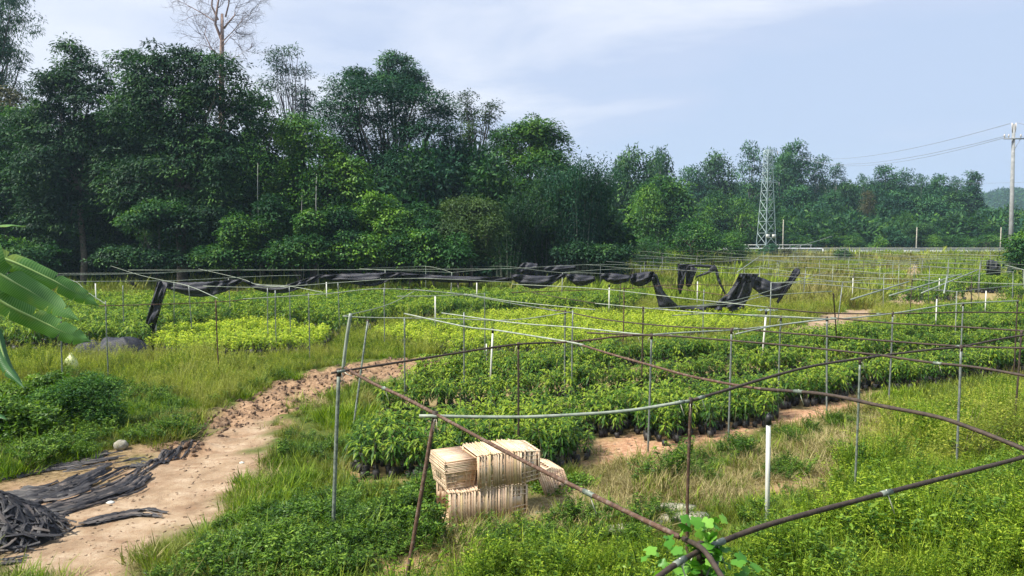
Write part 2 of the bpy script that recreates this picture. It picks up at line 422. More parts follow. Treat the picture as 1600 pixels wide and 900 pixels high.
class Geo:
    """collects tubes, boxes and sheets for ONE part"""
    def __init__(s): s.v = []; s.q = []; s.t = []; s.n = 0
    def add(s, v, q=None, t=None):
        v = np.asarray(v, float)
        if q is not None and len(q): s.q.append(np.asarray(q) + s.n)
        if t is not None and len(t): s.t.append(np.asarray(t) + s.n)
        s.v.append(v); s.n += len(v)
    def tube(s, pts, rad, k=6, cap=True):
        pts = np.asarray(pts, float); n = len(pts)
        rad = np.broadcast_to(np.asarray(rad, float), (n,))
        d = np.gradient(pts, axis=0) if n > 2 else np.repeat([pts[1] - pts[0]], n, 0)
        d = d / (np.linalg.norm(d, axis=1, keepdims=True) + 1e-9)
        ref = np.where(np.abs(d[:, 2:3]) > .9, np.array([[1., 0, 0]]), np.array([[0, 0, 1.]]))
        a = np.cross(d, ref); a /= np.linalg.norm(a, axis=1, keepdims=True) + 1e-9
        b = np.cross(d, a)
        th = np.linspace(0, 2 * np.pi, k, endpoint=False)
        v = pts[:, None] + rad[:, None, None] * (np.cos(th)[None, :, None] * a[:, None] + np.sin(th)[None, :, None] * b[:, None])
        i = np.arange(n - 1)[:, None] * k; j = np.arange(k)[None]
        q = np.stack([i + j, i + (j + 1) % k, i + k + (j + 1) % k, i + k + j], -1).reshape(-1, 4)
        v = v.reshape(-1, 3); t = []
        if cap:
            v = np.vstack([v, pts[:1], pts[-1:]])
            c0, c1 = n * k, n * k + 1
            for m in range(k):
                t.append((c0, (m + 1) % k, m)); t.append((c1, (n - 1) * k + m, (n - 1) * k + (m + 1) % k))
        s.add(v, q, t)
    def box(s, c, h, rz=0.0, rot=None):
        v = np.array([(x, y, z) for z in (-1, 1) for y in (-1, 1) for x in (-1, 1)], float) * np.asarray(h)
        if rot is not None: v = v @ np.array(rot).T
        elif rz:
            cz, sz = math.cos(rz), math.sin(rz); v = v @ np.array([[cz, sz, 0], [-sz, cz, 0], [0, 0, 1]])
        q = [(0, 2, 3, 1), (4, 5, 7, 6), (0, 1, 5, 4), (2, 6, 7, 3), (0, 4, 6, 2), (1, 3, 7, 5)]
        s.add(v + np.asarray(c), q)
    def grid(s, g):
        g = np.asarray(g, float); a, b = g.shape[:2]
        i = np.arange(a - 1)[:, None] * b; j = np.arange(b - 1)[None]
        q = np.stack([i + j, i + j + 1, i + b + j + 1, i + b + j], -1).reshape(-1, 4)
        s.add(g.reshape(-1, 3), q)
    def build(s, name, mat, parent=None, smooth_=False, link=True, attrs=None):
        v = np.vstack(s.v); f = []
        if s.q: f.append(np.vstack(s.q))
        if s.t: f.append(np.vstack(s.t))
        return mesh_np(name, v, f, mat, smooth_=smooth_, parent=parent, link=link, attrs=attrs)

def nrm(a): return a / (np.linalg.norm(a, axis=-1, keepdims=True) + 1e-9)
def leaves_np(pos, d, nrmv, L, W, fold=.15):
    """diamond leaves: base, side, tip, side"""
    d = nrm(d); s = nrm(np.cross(d, nrmv)); n = np.cross(s, d)
    L = np.broadcast_to(L, (len(pos),))[:, None]; W = np.broadcast_to(W, (len(pos),))[:, None]
    b = pos; t = pos + d * L - n * L * .12
    m1 = pos + d * L * .42 + s * W * .5 + n * W * fold; m2 = pos + d * L * .42 - s * W * .5 + n * W * fold
    v = np.stack([b, m1, t, m2], 1).reshape(-1, 3)
    i = np.arange(len(pos))[:, None] * 4
    return v, i + np.array([[0, 1, 2, 3]])
def blades_np(pos, d, L, W, bend, rg, seg=3):
    """grass blades, curved strips"""
    n = len(pos); az = np.arctan2(d[:, 1], d[:, 0]) + np.pi / 2
    side = np.stack([np.cos(az), np.sin(az), np.zeros(n)], 1)
    out_ = nrm(np.stack([d[:, 0], d[:, 1], np.zeros(n)], 1))
    vs = []
    for k in range(seg + 1):
        t = k / seg
        c = pos + nrm(d) * (L * t)[:, None] + out_ * (bend * L * t * t)[:, None] + np.array([0, 0, -1.]) * (bend * L * t * t * .45)[:, None]
        ww = (W * (1 - t) ** .7 * .5)[:, None]
        if k < seg: vs += [c - side * ww, c + side * ww]
        else: vs += [c]
    m = 2 * seg + 1
    v = np.stack(vs, 1).reshape(-1, 3)
    i = np.arange(n)[:, None] * m
    q = np.concatenate([i + np.array([[2 * k, 2 * k + 1, 2 * k + 3, 2 * k + 2]]) for k in range(seg - 1)], 0)
    t = i + np.array([[2 * seg - 2, 2 * seg - 1, 2 * seg]])
    return v, q, t, m

SRC = {}
def source(coll, ob):
    if coll not in SRC: SRC[coll] = bpy.data.collections.new(coll)
    SRC[coll].objects.link(ob)

def scatter(name, pts, coll, idx, rot, scl, label, cat, kind='stuff', parent=None):
    """instances of the plants of one source collection on fixed points of the ground"""
    me = bpy.data.meshes.new(name)
    pts = np.asarray(pts, np.float32)
    me.vertices.add(len(pts)); me.vertices.foreach_set('co', pts.ravel())
    for k, typ, arr in (('idx', 'INT', idx), ('rot', 'FLOAT_VECTOR', rot), ('scl', 'FLOAT', scl)):
        a = me.attributes.new(k, typ, 'POINT')
        a.data.foreach_set('vector' if typ == 'FLOAT_VECTOR' else 'value', np.asarray(arr, np.int32 if typ == 'INT' else np.float32).ravel())
    ob = bpy.data.objects.new(name, me); COL.objects.link(ob)
    ng = bpy.data.node_groups.new(name + '_nodes', 'GeometryNodeTree')
    ng.interface.new_socket('Geometry', in_out='INPUT', socket_type='NodeSocketGeometry')
    ng.interface.new_socket('Geometry', in_out='OUTPUT', socket_type='NodeSocketGeometry')
    gi = ng.nodes.new('NodeGroupInput'); go = ng.nodes.new('NodeGroupOutput')
    iop = ng.nodes.new('GeometryNodeInstanceOnPoints'); ci = ng.nodes.new('GeometryNodeCollectionInfo')
    ci.inputs['Collection'].default_value = SRC[coll]; ci.inputs['Separate Children'].default_value = True; ci.inputs['Reset Children'].default_value = True
    iop.inputs['Pick Instance'].default_value = True
    def na(nm, dt):
        x = ng.nodes.new('GeometryNodeInputNamedAttribute'); x.data_type = dt; x.inputs['Name'].default_value = nm
        return [s for s in x.outputs if s.enabled and s.name == 'Attribute'][0]
    L = ng.links.new
    L(gi.outputs[0], iop.inputs['Points']); L(ci.outputs[0], iop.inputs['Instance'])
    L(na('idx', 'INT'), iop.inputs['Instance Index'])
    er = ng.nodes.new('FunctionNodeEulerToRotation'); L(na('rot', 'FLOAT_VECTOR'), er.inputs[0]); L(er.outputs[0], iop.inputs['Rotation'])
    L(na('scl', 'FLOAT'), iop.inputs['Scale'])
    L(iop.outputs[0], go.inputs[0])
    md = ob.modifiers.new('scatter', 'NODES'); md.node_group = ng
    tag(ob, label, cat, None, kind)
    if parent is not None: ob.parent = parent
    return ob
# ------------------------------------------------------------------ the ground
def axis(a, b, core0, core1, step, grow):
    xs = [core0]
    while xs[-1] < core1: xs.append(xs[-1] + step)
    s = step
    while xs[-1] < b: s *= grow; xs.append(xs[-1] + s)
    s = step; lo = [core0]
    while lo[-1] > a: s *= grow; lo.append(lo[-1] - s)
    return np.array(lo[:0:-1] + xs)
def build_ground():
    xs = axis(-900, 1100, -11, 13, .12, 1.045)
    ys = axis(-30, 2600, 7.6, 24, .12, 1.035)
    X, Y = np.meshgrid(xs, ys); x = X.ravel(); y = Y.ravel()
    Z = hz(x, y)
    nb = fbm(x * 1.6, y * 1.6, 41, 5) - .5; nb2 = fbm(x * .5, y * .5, 47, 4) - .5
    sand = smooth(.25, -.35, sdf(TRACK, x, y) + nb * 1.5)
    for z_ in (FAR_TRACK, FAR_TRACK2, FAR_TRACK3): sand = np.maximum(sand, smooth(.9, -.5, sdf(z_, x, y) + nb2 * 2.5))
    mud = smooth(.2, -.35, sdf(MUD, x, y) + nb * 1.6) * .95
    red = smooth(.25, -.3, sdf(RED, x, y) + nb * 1.2)
    mud = np.maximum(mud, .7 * smooth(.3, -.5, sdf(REDP5, x, y) + nb * 1.4))
    for z_ in (REDP1, REDP2, REDP3, REDP4): red = np.maximum(red, smooth(.2, -.4, sdf(z_, x, y) + nb * 1.6) * .85)
    dry = smooth(.5, -.6, sdf(DRY, x, y) + nb2 * 1.2)
    for k, b in BED.items(): dry = np.maximum(dry, .8 * smooth(.3, -.2, sdf(b, x, y)))
    nx = len(xs); i = np.arange(len(ys) - 1)[:, None] * nx; j = np.arange(nx - 1)[None]
    q = np.stack([i + j, i + j + 1, i + nx + j + 1, i + nx + j], -1).reshape(-1, 4)
    cx = x[q].mean(1); cy_ = y[q].mean(1)
    nbf = nb[q].mean(1)
    tr = sdf(TRACK, cx, cy_) + nbf * 1.5 < .05
    ft = (np.minimum(np.minimum(sdf(FAR_TRACK, cx, cy_), sdf(FAR_TRACK2, cx, cy_)), sdf(FAR_TRACK3, cx, cy_)) < .2) & ~tr
    V = np.stack([x, y, Z], 1); C_ = np.stack([sand, red, mud, dry], 1)
    def sub(name, mask):
        f = q[mask]; u, inv = np.unique(f, return_inverse=True)
        return mesh_np(name, V[u], inv.reshape(-1, 4), M['ground'], smooth_=True, attrs={'zone': ('FLOAT_COLOR', C_[u])})
    tag(sub('ground', ~(tr | ft)), 'grassy nursery ground with patches of bare red soil', None, None, 'structure')
    tag(sub('dirt_track', tr), 'pale sandy dirt track curving past the seedling beds', None, None, 'structure')
    tag(sub('far_dirt_track', ft), 'pale dirt path through the grass in the far field', None, None, 'structure')
build_ground()

# ------------------------------------------------------------------ plants that are scattered
def tuft(name, mat, n, h0, h1, w, spread, lean, bend, rg, heads=0):
    a = rg.uniform(0, 2 * np.pi, n); r = spread * np.sqrt(rg.uniform(0, 1, n))
    pos = np.stack([np.cos(a) * r, np.sin(a) * r, np.full(n, -.03)], 1)
    a2 = a + rg.normal(0, .8, n)
    ln = rg.uniform(.05, lean, n)
    d = np.stack([np.cos(a2) * ln, np.sin(a2) * ln, np.ones(n)], 1)
    L = rg.uniform(h0, h1, n)
    v, q, t, m = blades_np(pos, d, L, np.full(n, w) * rg.uniform(.7, 1.3, n), rg.uniform(0, bend, n), rg)
    tint = np.repeat(rg.uniform(.1, .9, n), m)
    vs = [v]; fs = [q, t]; c = len(v)
    if heads:
        k = rg.integers(0, n, heads)
        tip = v.reshape(n, m, 3)[k, -1]
        nn = 7
        pp = np.repeat(tip, nn, 0) + rg.normal(0, .012, (heads * nn, 3)) - np.array([0, 0, 1]) * rg.uniform(0, .09, (heads * nn, 1))
        lv, lf = leaves_np(pp, rg.normal(0, .5, (heads * nn, 3)) + [0, 0, .8], rg.normal(0, 1, (heads * nn, 3)), rg.uniform(.015, .035, heads * nn), .012)
        vs.append(lv); fs[0] = np.vstack([fs[0], lf + c]); tint = np.concatenate([tint, rg.uniform(.75, 1, len(lv))])
    return mesh_np(name, np.vstack(vs), fs, mat, attrs={'tint': ('FLOAT', tint)}, link=False)
def weed(name, mat, stems, h, leaf, wl, nleaf, spread, rg, droop=.2, narrow=False):
    vs, qs, ts, ti = [], [], [], []; c = 0
    g = Geo(); P_, D_ = [], []
    for s in range(stems):
        a = rg.uniform(0, 6.28); r = spread * rg.uniform(.1, 1)
        b = np.array([math.cos(a) * r * .35, math.sin(a) * r * .35, -.02]); hh = h * rg.uniform(.6, 1)
        tp = b + np.array([math.cos(a) * r, math.sin(a) * r, hh])
        mid = (b + tp) / 2 + rg.normal(0, .03, 3) + [0, 0, .04]
        g.tube([b, mid, tp], [.006, .005, .002], 3, False)
        t = rg.uniform(.25, 1, nleaf) ** .8
        p = b * (1 - t[:, None]) ** 2 + 2 * mid * (t * (1 - t))[:, None] + tp * (t ** 2)[:, None]
        P_.append(p + rg.normal(0, .012, p.shape)); aa = rg.uniform(0, 6.28, nleaf)
        D_.append(np.stack([np.cos(aa), np.sin(aa), rg.uniform(-droop, .6, nleaf)], 1))
    p = np.vstack(P_); d = np.vstack(D_); n = len(p)
    lv, lf = leaves_np(p, d, np.array([[0, 0, 1.]]) + rg.normal(0, .45, (n, 3)), rg.uniform(.6, 1.25, n) * leaf, rg.uniform(.7, 1.2, n) * wl)
    sv = np.vstack(g.v); sq = np.vstack(g.q)
    tint = np.concatenate([np.full(len(sv), .3), np.repeat(np.clip(rg.normal(.45, .25, n) + .25 * (p[:, 2] / h - .5), 0, 1), 4)])
    return mesh_np(name, np.vstack([sv, lv]), [np.vstack([sq, lf + len(sv)])], mat, attrs={'tint': ('FLOAT', tint)}, link=False)

g1 = np.random.default_rng(11)
for k in range(4): source('short_grass_plants', tuft('grass_tuft', M['grass'], 34, .08, .26, .012, .13, .8, .5, g1))
for k in range(4): source('lush_plants', weed('weed_plant', M['lush'], 9, .40, .052, .020, 24, .20, g1))
for k in range(2): source('lush_plants', tuft('broad_grass', M['lush'], 22, .22, .5, .018, .12, .7, .7, g1))
for k in range(4): source('tall_plants', tuft('tall_tuft', M['tall'], 34, .30, .70, .010, .14, .42, .5, g1, heads=12))
for k in range(2): source('tall_plants', weed('wispy_weed', M['tall'], 8, .62, .05, .014, 18, .22, g1))
for k in range(3): source('dry_plants', tuft('dry_tuft', M['dry'], 30, .08, .28, .010, .16, 1.8, .9, g1))
for k in range(3): source('far_plants', tuft('far_tuft', M['far'], 26, .25, .60, .05, .40, .5, .4, g1))
for k in range(2): source('mix_plants', weed('meadow_weed', M['meadow'], 9, .60, .055, .014, 20, .24, g1))
for k in range(2): source('mix_plants', weed('fine_weed', M['meadow'], 10, .66, .045, .012, 26, .22, g1))
for k in range(6): source('mix_plants', tuft('meadow_tuft', M['meadow'], 40, .25, .70, .012, .14, .6, .7, g1, heads=5))
for k in range(2): source('mix_plants', weed('weed_plant', M['lush'], 8, .50, .065, .022, 20, .22, g1))

def wedge(n, d0, d1, p, rg, slope=.98, extra=3.5):
    n = int(n * 1.3)
    u = rg.uniform(0, 1, n); k = 2 - p
    y = (d0 ** k + u * (d1 ** k - d0 ** k)) ** (1 / k) if abs(k) > 1e-6 else d0 * (d1 / d0) ** u
    x = rg.uniform(-1, 1, n) * (slope * y + extra)
    return x, y
ALLBED = list(BED.values())
def bedd(x, y):
    d = np.full(x.shape, 1e9)
    for b in ALLBED: d = np.minimum(d, sdf(b, x, y))
    return d
def place(name, coll, x, y, keep, s0, s1, rg, label, cat, tilt=.12, grow=0.0):
    x = x[keep]; y = y[keep]; n = len(x)
    z = hz(x, y)
    k = len(SRC[coll].objects)
    sc = rg.uniform(s0, s1, n) * (1 + grow * np.clip(y - 12, 0, 60) / 30) * (.2 + 1.6 * fbm(x * .8, y * .8, 77)) * rg.choice([.6, .85, 1.0, 1.0, 1.3], n)
    rot = np.stack([rg.normal(0, tilt, n), rg.normal(0, tilt, n), rg.uniform(0, 6.28, n)], 1)
    o = scatter(name, np.stack([x, y, z], 1), coll, rg.integers(0, k, n), rot, sc, label, cat)
    print('scatter', name, n)
    return o
GZ = lambda z, *p: [P(a, b, z)[:2] for a, b in p]
WEEDL = GZ(.24, (195, 905), (330, 812), (392, 785), (430, 770), (500, 765), (560, 785), (640, 775), (690, 775), (712, 805), (690, 832), (560, 872), (470, 905))
GREENSTRIP = GZ(.18, (880, 760), (925, 732), (985, 712), (1100, 692), (1220, 664), (1285, 648), (1330, 634), (1340, 650), (1250, 690), (1100, 730), (950, 765))
RIGHTF = GZ(.42, (690, 920), (790, 878), (900, 855), (1050, 842), (1180, 806), (1280, 770), (1345, 740), (1390, 690), (1440, 640), (1640, 590), (1700, 920))
LEFTL = GZ(.25, (-60, 705), (60, 705), (160, 692), (235, 675), (290, 672), (345, 640), (250, 600), (130, 590), (-60, 600))
LEFTT = G((-60, 610), (130, 590), (340, 640), (440, 596), (560, 570), (700, 556), (760, 554), (700, 552), (600, 548), (510, 552), (380, 562), (230, 560), (-60, 560))
MIDG = G((400, 700), (460, 660), (560, 602), (600, 600), (615, 630), (580, 700), (545, 735), (470, 735), (405, 745))
g2 = np.random.default_rng(23)
def fieldmask(x, y):
    nb = fbm(x * 1.3, y * 1.3, 61, 4) - .5
    tr = np.minimum(sdf(TRACK, x, y), sdf(MUD, x, y) + .15) + nb * 2.0
    ft = np.minimum(np.minimum(sdf(FAR_TRACK, x, y), sdf(FAR_TRACK2, x, y)), sdf(FAR_TRACK3, x, y)) + nb * 1.5
    rd = sdf(RED, x, y) + nb * .8
    for z_ in (REDP1, REDP2, REDP3, REDP4, REDP5): rd = np.minimum(rd, sdf(z_, x, y) + .25 + nb * 1.0)
    crate = sdf(np.array([(-1.25, 9.85), (.5, 10.2), (1.2, 11.1), (1.0, 11.9), (-1.35, 11.3)]), x, y)
    return (tr > .12) & (ft > 0) & (rd > .12) & (crate > 0.02)
def do_scatter():
    # short grass everywhere
    x, y = wedge(52000, 6.5, 46, 1.55, g2)
    f = fieldmask(x, y); b = bedd(x, y)
    dr = sdf(DRY, x, y)
    keep = f & (b > .05) & ~((sdf(MIDG, x, y) < .2) & (fbm(x * 1.1, y * 1.1, 73) > .5)) & ~((sdf(RED, x, y) < .9) & (g2.uniform(0, 1, len(x)) < .7)) & (g2.uniform(0, 1, len(x)) < np.where(dr < 0, .14, 1.0)) & (g2.uniform(0, 1, len(x)) < .35 + 1.2 * fbm(x * .8, y * .8, 71))
    place('grass', 'short_grass_plants', x, y, keep, .8, 1.5, g2, 'short bright green grass over the open nursery ground', 'grass', grow=.6)
    # lush weeds
    x, y = wedge(60000, 6.5, 24, 1.5, g2)
    wl = np.minimum(sdf(WEEDL, x, y), np.minimum(sdf(GREENSTRIP, x, y) + .25, sdf(LEFTL, x, y))) + (fbm(x * 1.2, y * 1.2, 81) - .5) * 1.2
    keep = fieldmask(x, y) & (bedd(x, y) > .15) & (wl < 0) & (g2.uniform(0, 1, len(x)) < np.clip(2.6 * fbm(x * .9, y * .9, 83) - .75, .08, .75)) & ~((sdf(GREENSTRIP, x, y) < .8) & (g2.uniform(0, 1, len(x)) < .5))
    place('weeds', 'lush_plants', x, y, keep, .45, .95, g2, 'dark green leafy weeds beside the track and the crates', 'weeds')
    x, y = wedge(30000, 6.5, 34, 1.4, g2)
    wl = np.minimum(sdf(WEEDL, x, y), sdf(LEFTL, x, y))
    keep = fieldmask(x, y) & (bedd(x, y) > .1) & (fbm(x * .9, y * .9, 85) > .64) & (sdf(RIGHTF, x, y) > 0) & (wl[:len(x)] > -9)
    place('scattered_weeds', 'lush_plants', x, y, keep, .35, .75, g2, 'small leafy weeds scattered over the dry grass', 'weeds')
    # tall pale grass: left of the track, around the track, far right
    x, y = wedge(46000, 8, 46, 1.35, g2)
    lt = sdf(LEFTT, x, y) + (fbm(x * .8, y * .8, 91) - .5) * 1.5
    back = (y > 26) & (bedd(x, y) > .3)
    keep = fieldmask(x, y) & (bedd(x, y) > .15) & ((lt < 0) | back | ((sdf(RIGHTF, x, y) < .5) & (x > 6)))
    keep &= g2.uniform(0, 1, len(x)) < np.where(y > 24, .9, .62)
    place('tall_grass', 'tall_plants', x, y, keep, .5, .9, g2, 'tall pale yellow green grass with seed heads', 'tall grass', grow=.3)
    # right foreground
    x, y = wedge(46000, 6.3, 24, 1.6, g2)
    rf = sdf(RIGHTF, x, y) + (fbm(x * .9, y * .9, 95) - .5) * 1.4
    keep = fieldmask(x, y) & (rf < 0) & (bedd(x, y) > .2) & (g2.uniform(0, 1, len(x)) < np.clip(2.6 * fbm(x * .7, y * .7, 97) - .6, .15, 1))
    place('meadow_weeds', 'mix_plants', x, y, keep, .5, 1.05, g2, 'knee high mixed weeds and grasses in the near right corner', 'weeds')
    # dry grass
    x, y = wedge(40000, 6.5, 24, 1.5, g2)
    dr = sdf(DRY, x, y) + (fbm(x * .9, y * .9, 99) - .5) * 1.6
    tr = np.abs(np.minimum(sdf(TRACK, x, y), np.minimum(sdf(RED, x, y), sdf(REDP5, x, y))))
    keep = fieldmask(x, y) & (bedd(x, y) > .05) & ((dr < 0) | ((tr < .5) & (g2.uniform(0, 1, len(x)) < .35)))
    place('dry_grass', 'dry_plants', x, y, keep, .6, 1.3, g2, 'straw coloured dry grass matted over bare soil', 'dry grass')
    # far field
    x, y = wedge(52000, 42, 128, 1.2, g2)
    x = x
    nb = fbm(x * .12, y * .12, 103)
    keep = fieldmask(x, y) & (bedd(x, y) > .3) & (g2.uniform(0, 1, len(x)) < .25 + nb) & (x > -120) & ~((y > 108) & (y < 122) & (x > 20))
    place('far_grass', 'far_plants', x, y, keep, .7, 1.5, g2, 'rough grass covering the field under the far frames', 'grass', grow=.15)
do_scatter()
def lumps(coll, mat, n, rg, flat=.6):
    for k in range(n):
        a, b = 7, 5; v = []
        for i in range(b + 1):
            for j in range(a):
                ph = math.pi * i / b; t = 2 * math.pi * j / a; r = 1 + rg.normal(0, .30)
                v.append((r * math.sin(ph) * math.cos(t), r * math.sin(ph) * math.sin(t) * .8, r * math.cos(ph) * flat))
        q = [(i * a + j, (i + 1) * a + j, (i + 1) * a + (j + 1) % a, i * a + (j + 1) % a) for i in range(b) for j in range(a)]
        source(coll, mesh_np('clod', np.array(v), np.array(q), mat, link=False))
M['clod'] = plain('soil_clod', (.055, .034, .022), (.22, .14, .088), 2.5, .95, bump=.4, space='world')
M['crumb'] = plain('dry_crumb', (.10, .065, .04), (.36, .25, .16), 8, .95, space='world')
lumps('clods', M['clod'], 5, g2, .42)
lumps('crumbs', M['crumb'], 3, g2, .3)
def litter():
    x, y = wedge(62000, 9, 27, 1.3, g2); m = sdf(MUD, x, y) + (fbm(x * 1.8, y * 1.8, 131) - .45) * 1.4; k = (m < 0) & (fbm(x * 2.4, y * 3.2, 137) > .34)
    x, y = x[k], y[k]; n = len(x); s_ = .012 + .06 * g2.uniform(0, 1, n) ** 2.6
    scatter('soil_clods', np.stack([x, y, hz(x, y)], 1), 'clods', g2.integers(0, 5, n), g2.uniform(0, 6.28, (n, 3)), s_, 'brown churned soil clods along the muddy part of the track', 'soil')
    x, y = wedge(26000, 6, 22, 1.4, g2); k = (np.minimum(sdf(TRACK, x, y), np.minimum(sdf(RED, x, y), np.minimum(sdf(REDP5, x, y), sdf(REDP4, x, y)))) < .2) & (g2.uniform(0, 1, len(x)) < .15 + fbm(x * 1.1, y * 1.1, 139) ** 2)
    x, y = x[k], y[k]; n = len(x)
    scatter('track_debris', np.stack([x, y, hz(x, y)], 1), 'crumbs', g2.integers(0, 3, n), np.stack([g2.normal(0, .2, n), g2.normal(0, .2, n), g2.uniform(0, 6.28, n)], 1), g2.uniform(.008, .035, n), 'small crumbs of soil and leaf litter lying on the sandy track', 'debris')
    print('clods', n)
litter()

# ------------------------------------------------------------------ potted seedlings
def seedling_parts(mat, h, nl, leaf, wl, rg, lime=False):
    """foliage, stem and pot geometry of one young plant in its bag"""
    st = Geo(); a0 = rg.uniform(0, 6.28); lean = rg.uniform(0, .06)
    top = np.array([math.cos(a0) * lean, math.sin(a0) * lean, h * .86])
    st.tube([(0, 0, .1), top * .5 + [0, 0, .05], top], [.007, .006, .003], 4, False)
    t = np.concatenate([rg.uniform(.42, 1, nl - 8), np.full(8, .99)])
    if lime: t = rg.uniform(.25, 1, nl)
    p = np.array([0, 0, .1]) * (1 - t[:, None]) + top * t[:, None]
    a = np.arange(nl) * 2.4 + rg.normal(0, .4, nl)
    up = np.where(t > .95, rg.uniform(.0, 1.0, nl), rg.uniform(-.55, .25, nl))
    if lime: up = rg.uniform(-.2, .9, nl)
    d = np.stack([np.cos(a), np.sin(a), up], 1)
    p = p + nrm(d) * rg.uniform(.02, .07, nl)[:, None]
    L = rg.uniform(.7, 1.2, nl) * leaf; W = rg.uniform(.8, 1.2, nl) * wl
    # each leaf bends over: two diamonds would be heavy, so a four sided leaf with a drooping tip
    d2 = nrm(d); s = nrm(np.cross(d2, [0, 0, 1.])); n_ = np.cross(s, d2)
    tip = p + d2 * L[:, None] * .9 - np.array([0, 0, 1.]) * (L * rg.uniform(.2, .6, nl))[:, None]
    mid = p + d2 * (L * .45)[:, None]
    lv = np.stack([p, mid + s * W[:, None] * .5, tip, mid - s * W[:, None] * .5, mid + n_ * W[:, None] * -.12], 1).reshape(-1, 3)
    i = np.arange(nl)[:, None] * 5
    lt = np.concatenate([i + np.array([[0, 1, 4]]), i + np.array([[1, 2, 4]]), i + np.array([[2, 3, 4]]), i + np.array([[3, 0, 4]])], 0)
    tint = np.repeat(np.clip(rg.normal(.38, .22, nl) + .35 * smooth(.7, 1.0, t), 0, 1), 5)
    pot = Geo(); pot.tube([(0, 0, -.02), (0, 0, .06), (.003, 0, .15)], [.055, .068, .062], 7, True)
    return (lv, lt, tint), st, pot
g3 = np.random.default_rng(31)
SEED = []
def make_seedling(kind):
    mat = M['lime'] if kind == 'lime' else M['seed']
    if kind == 'lime': f, st, pot = seedling_parts(mat, .50, 34, .12, .045, g3, True)
    else: f, st, pot = seedling_parts(mat, .74, 44, .165, .043, g3)
    lv, lt, ti = f
    sv = np.vstack(st.v); sq = np.vstack(st.q); pv = np.vstack(pot.v); pq = np.vstack(pot.q); pt = np.vstack(pot.t)
    o1, o2 = len(lv), len(lv) + len(sv)
    quads = np.vstack([sq + o1, pq + o2]); tris = np.vstack([lt, pt + o2])
    fm = np.concatenate([np.full(len(sq), 1), np.full(len(pq), 2), np.zeros(len(lt), int), np.full(len(pt), 2)])
    whole = mesh_np('seedling_' + kind, np.vstack([lv, sv, pv]), [quads, tris], [mat, M['stem'], M['pot']], fmat=fm,
                    attrs={'tint': ('FLOAT', np.concatenate([ti, np.full(len(sv) + len(pv), .3)]))}, link=False)
    return whole, f, st, pot, mat
for k in range(5):
    wo, f, st, pot, mat = make_seedling('green'); source('green_seedlings', wo); SEED.append((f, st, pot, mat))
for k in range(3):
    wo, *_ = make_seedling('lime'); source('lime_seedlings', wo)
# five real plants with their parts; everything near is a copy of one of them
protos = []
for f, st, pot, mat in SEED:
    root = empty('potted_seedling')
    mesh_np('foliage', f[0], f[1], mat, attrs={'tint': ('FLOAT', f[2])}, parent=root)
    st.build('stem', M['stem'], root); pot.build('pot', M['pot'], root, smooth_=True)
    protos.append(root)
def bed_points(name, sp, rg, jit=.3):
    b = np.array(BED[name]); c = b.mean(0); ext = np.abs(b - c).max() * 1.6
    n = int(ext / sp); i, j = np.meshgrid(np.arange(-n, n), np.arange(-n, n))
    p = c + (i.ravel()[:, None] * U_ + j.ravel()[:, None] * V_) * sp + rg.normal(0, sp * jit, (i.size, 2))
    x, y = p[:, 0], p[:, 1]
    m = (sdf(b, x, y) + (fbm(x * 1.0, y * 1.0, 111) - .5) * .9 < 0) & (np.abs(x) < .95 * y + 3)
    return x[m], y[m]
x, y = bed_points('front', .215, g3)
keep = (row_gap(x, y) > .66) & ((x - .1) ** 2 / 2.0 + (y - 11.3) ** 2 / .9 > 1)
keep &= (fbm(x * .5, y * .5, 117) > .27)
x, y = x[keep], y[keep]
dd = np.hypot(x, y); order = np.argsort(dd)
near = order[:300]; rest = order[300:]
first = {k: True for k in range(5)}
for c, i in enumerate(near):
    k = int(g3.integers(0, 5))
    o = protos[k] if first[k] else copy_tree(protos[k]); first[k] = False
    s = float(g3.uniform(.72, 1.15))
    o.location = (float(x[i]), float(y[i]), float(hz(x[i:i + 1], y[i:i + 1])[0])); o.rotation_euler = (float(g3.normal(0, .06)), float(g3.normal(0, .06)), float(g3.uniform(0, 6.28))); o.scale = (s, s, s * float(g3.uniform(.9, 1.1)))
    if x[i] < -.9: lb = 'leafy green seedling in a black bag at the left end of the nearest row'
    elif x[i] < .9: lb = 'leafy green seedling in a black bag in the row just behind the crates'
    else: lb = 'leafy green seedling in a black bag on the bare red soil edge'
    tag(o, lb, 'seedling', 'potted seedlings in the nearest row')
def seeds(name, coll, x, y, s0, s1, label):
    n = len(x); k = len(SRC[coll].objects)
    sc = g3.uniform(s0, s1, n) * (.8 + .4 * fbm(x * .7, y * .7, 121))
    rot = np.stack([g3.normal(0, .07, n), g3.normal(0, .07, n), g3.uniform(0, 6.28, n)], 1)
    print('seedlings', name, n)
    scatter(name, np.stack([x, y, hz(x, y)], 1), coll, g3.integers(0, k, n), rot, sc, label, 'seedlings')
seeds('seedling_bed', 'green_seedlings', x[rest], y[rest], .75, 1.15, 'dense rows of dark green potted seedlings in the big bed')
x, y = bed_points('lime', .26, g3); k_ = fbm(x * .35, y * .35, 125) < .63
seeds('lime_seedling_bed', 'lime_seedlings', x[k_], y[k_], .8, 1.3, 'bright yellow green seedlings in the middle bed')
seeds('mixed_seedling_bed', 'green_seedlings', x[~k_], y[~k_], .6, .85, 'darker green plants growing among the yellow green middle bed')
x, y = bed_points('leftlime', .26, g3)
seeds('left_lime_seedling_bed', 'lime_seedlings', x, y, 1.0, 1.5, 'bright yellow green seedlings in front of the left bed')
x, y = bed_points('left', .33, g3); k_ = (fbm(x * .2, y * .2, 127) > .25)
seeds('left_seedling_bed', 'green_seedlings', x[k_], y[k_], 1.0, 1.5, 'dark green seedlings under the long torn shade net')
x, y = bed_points('right', .28, g3)
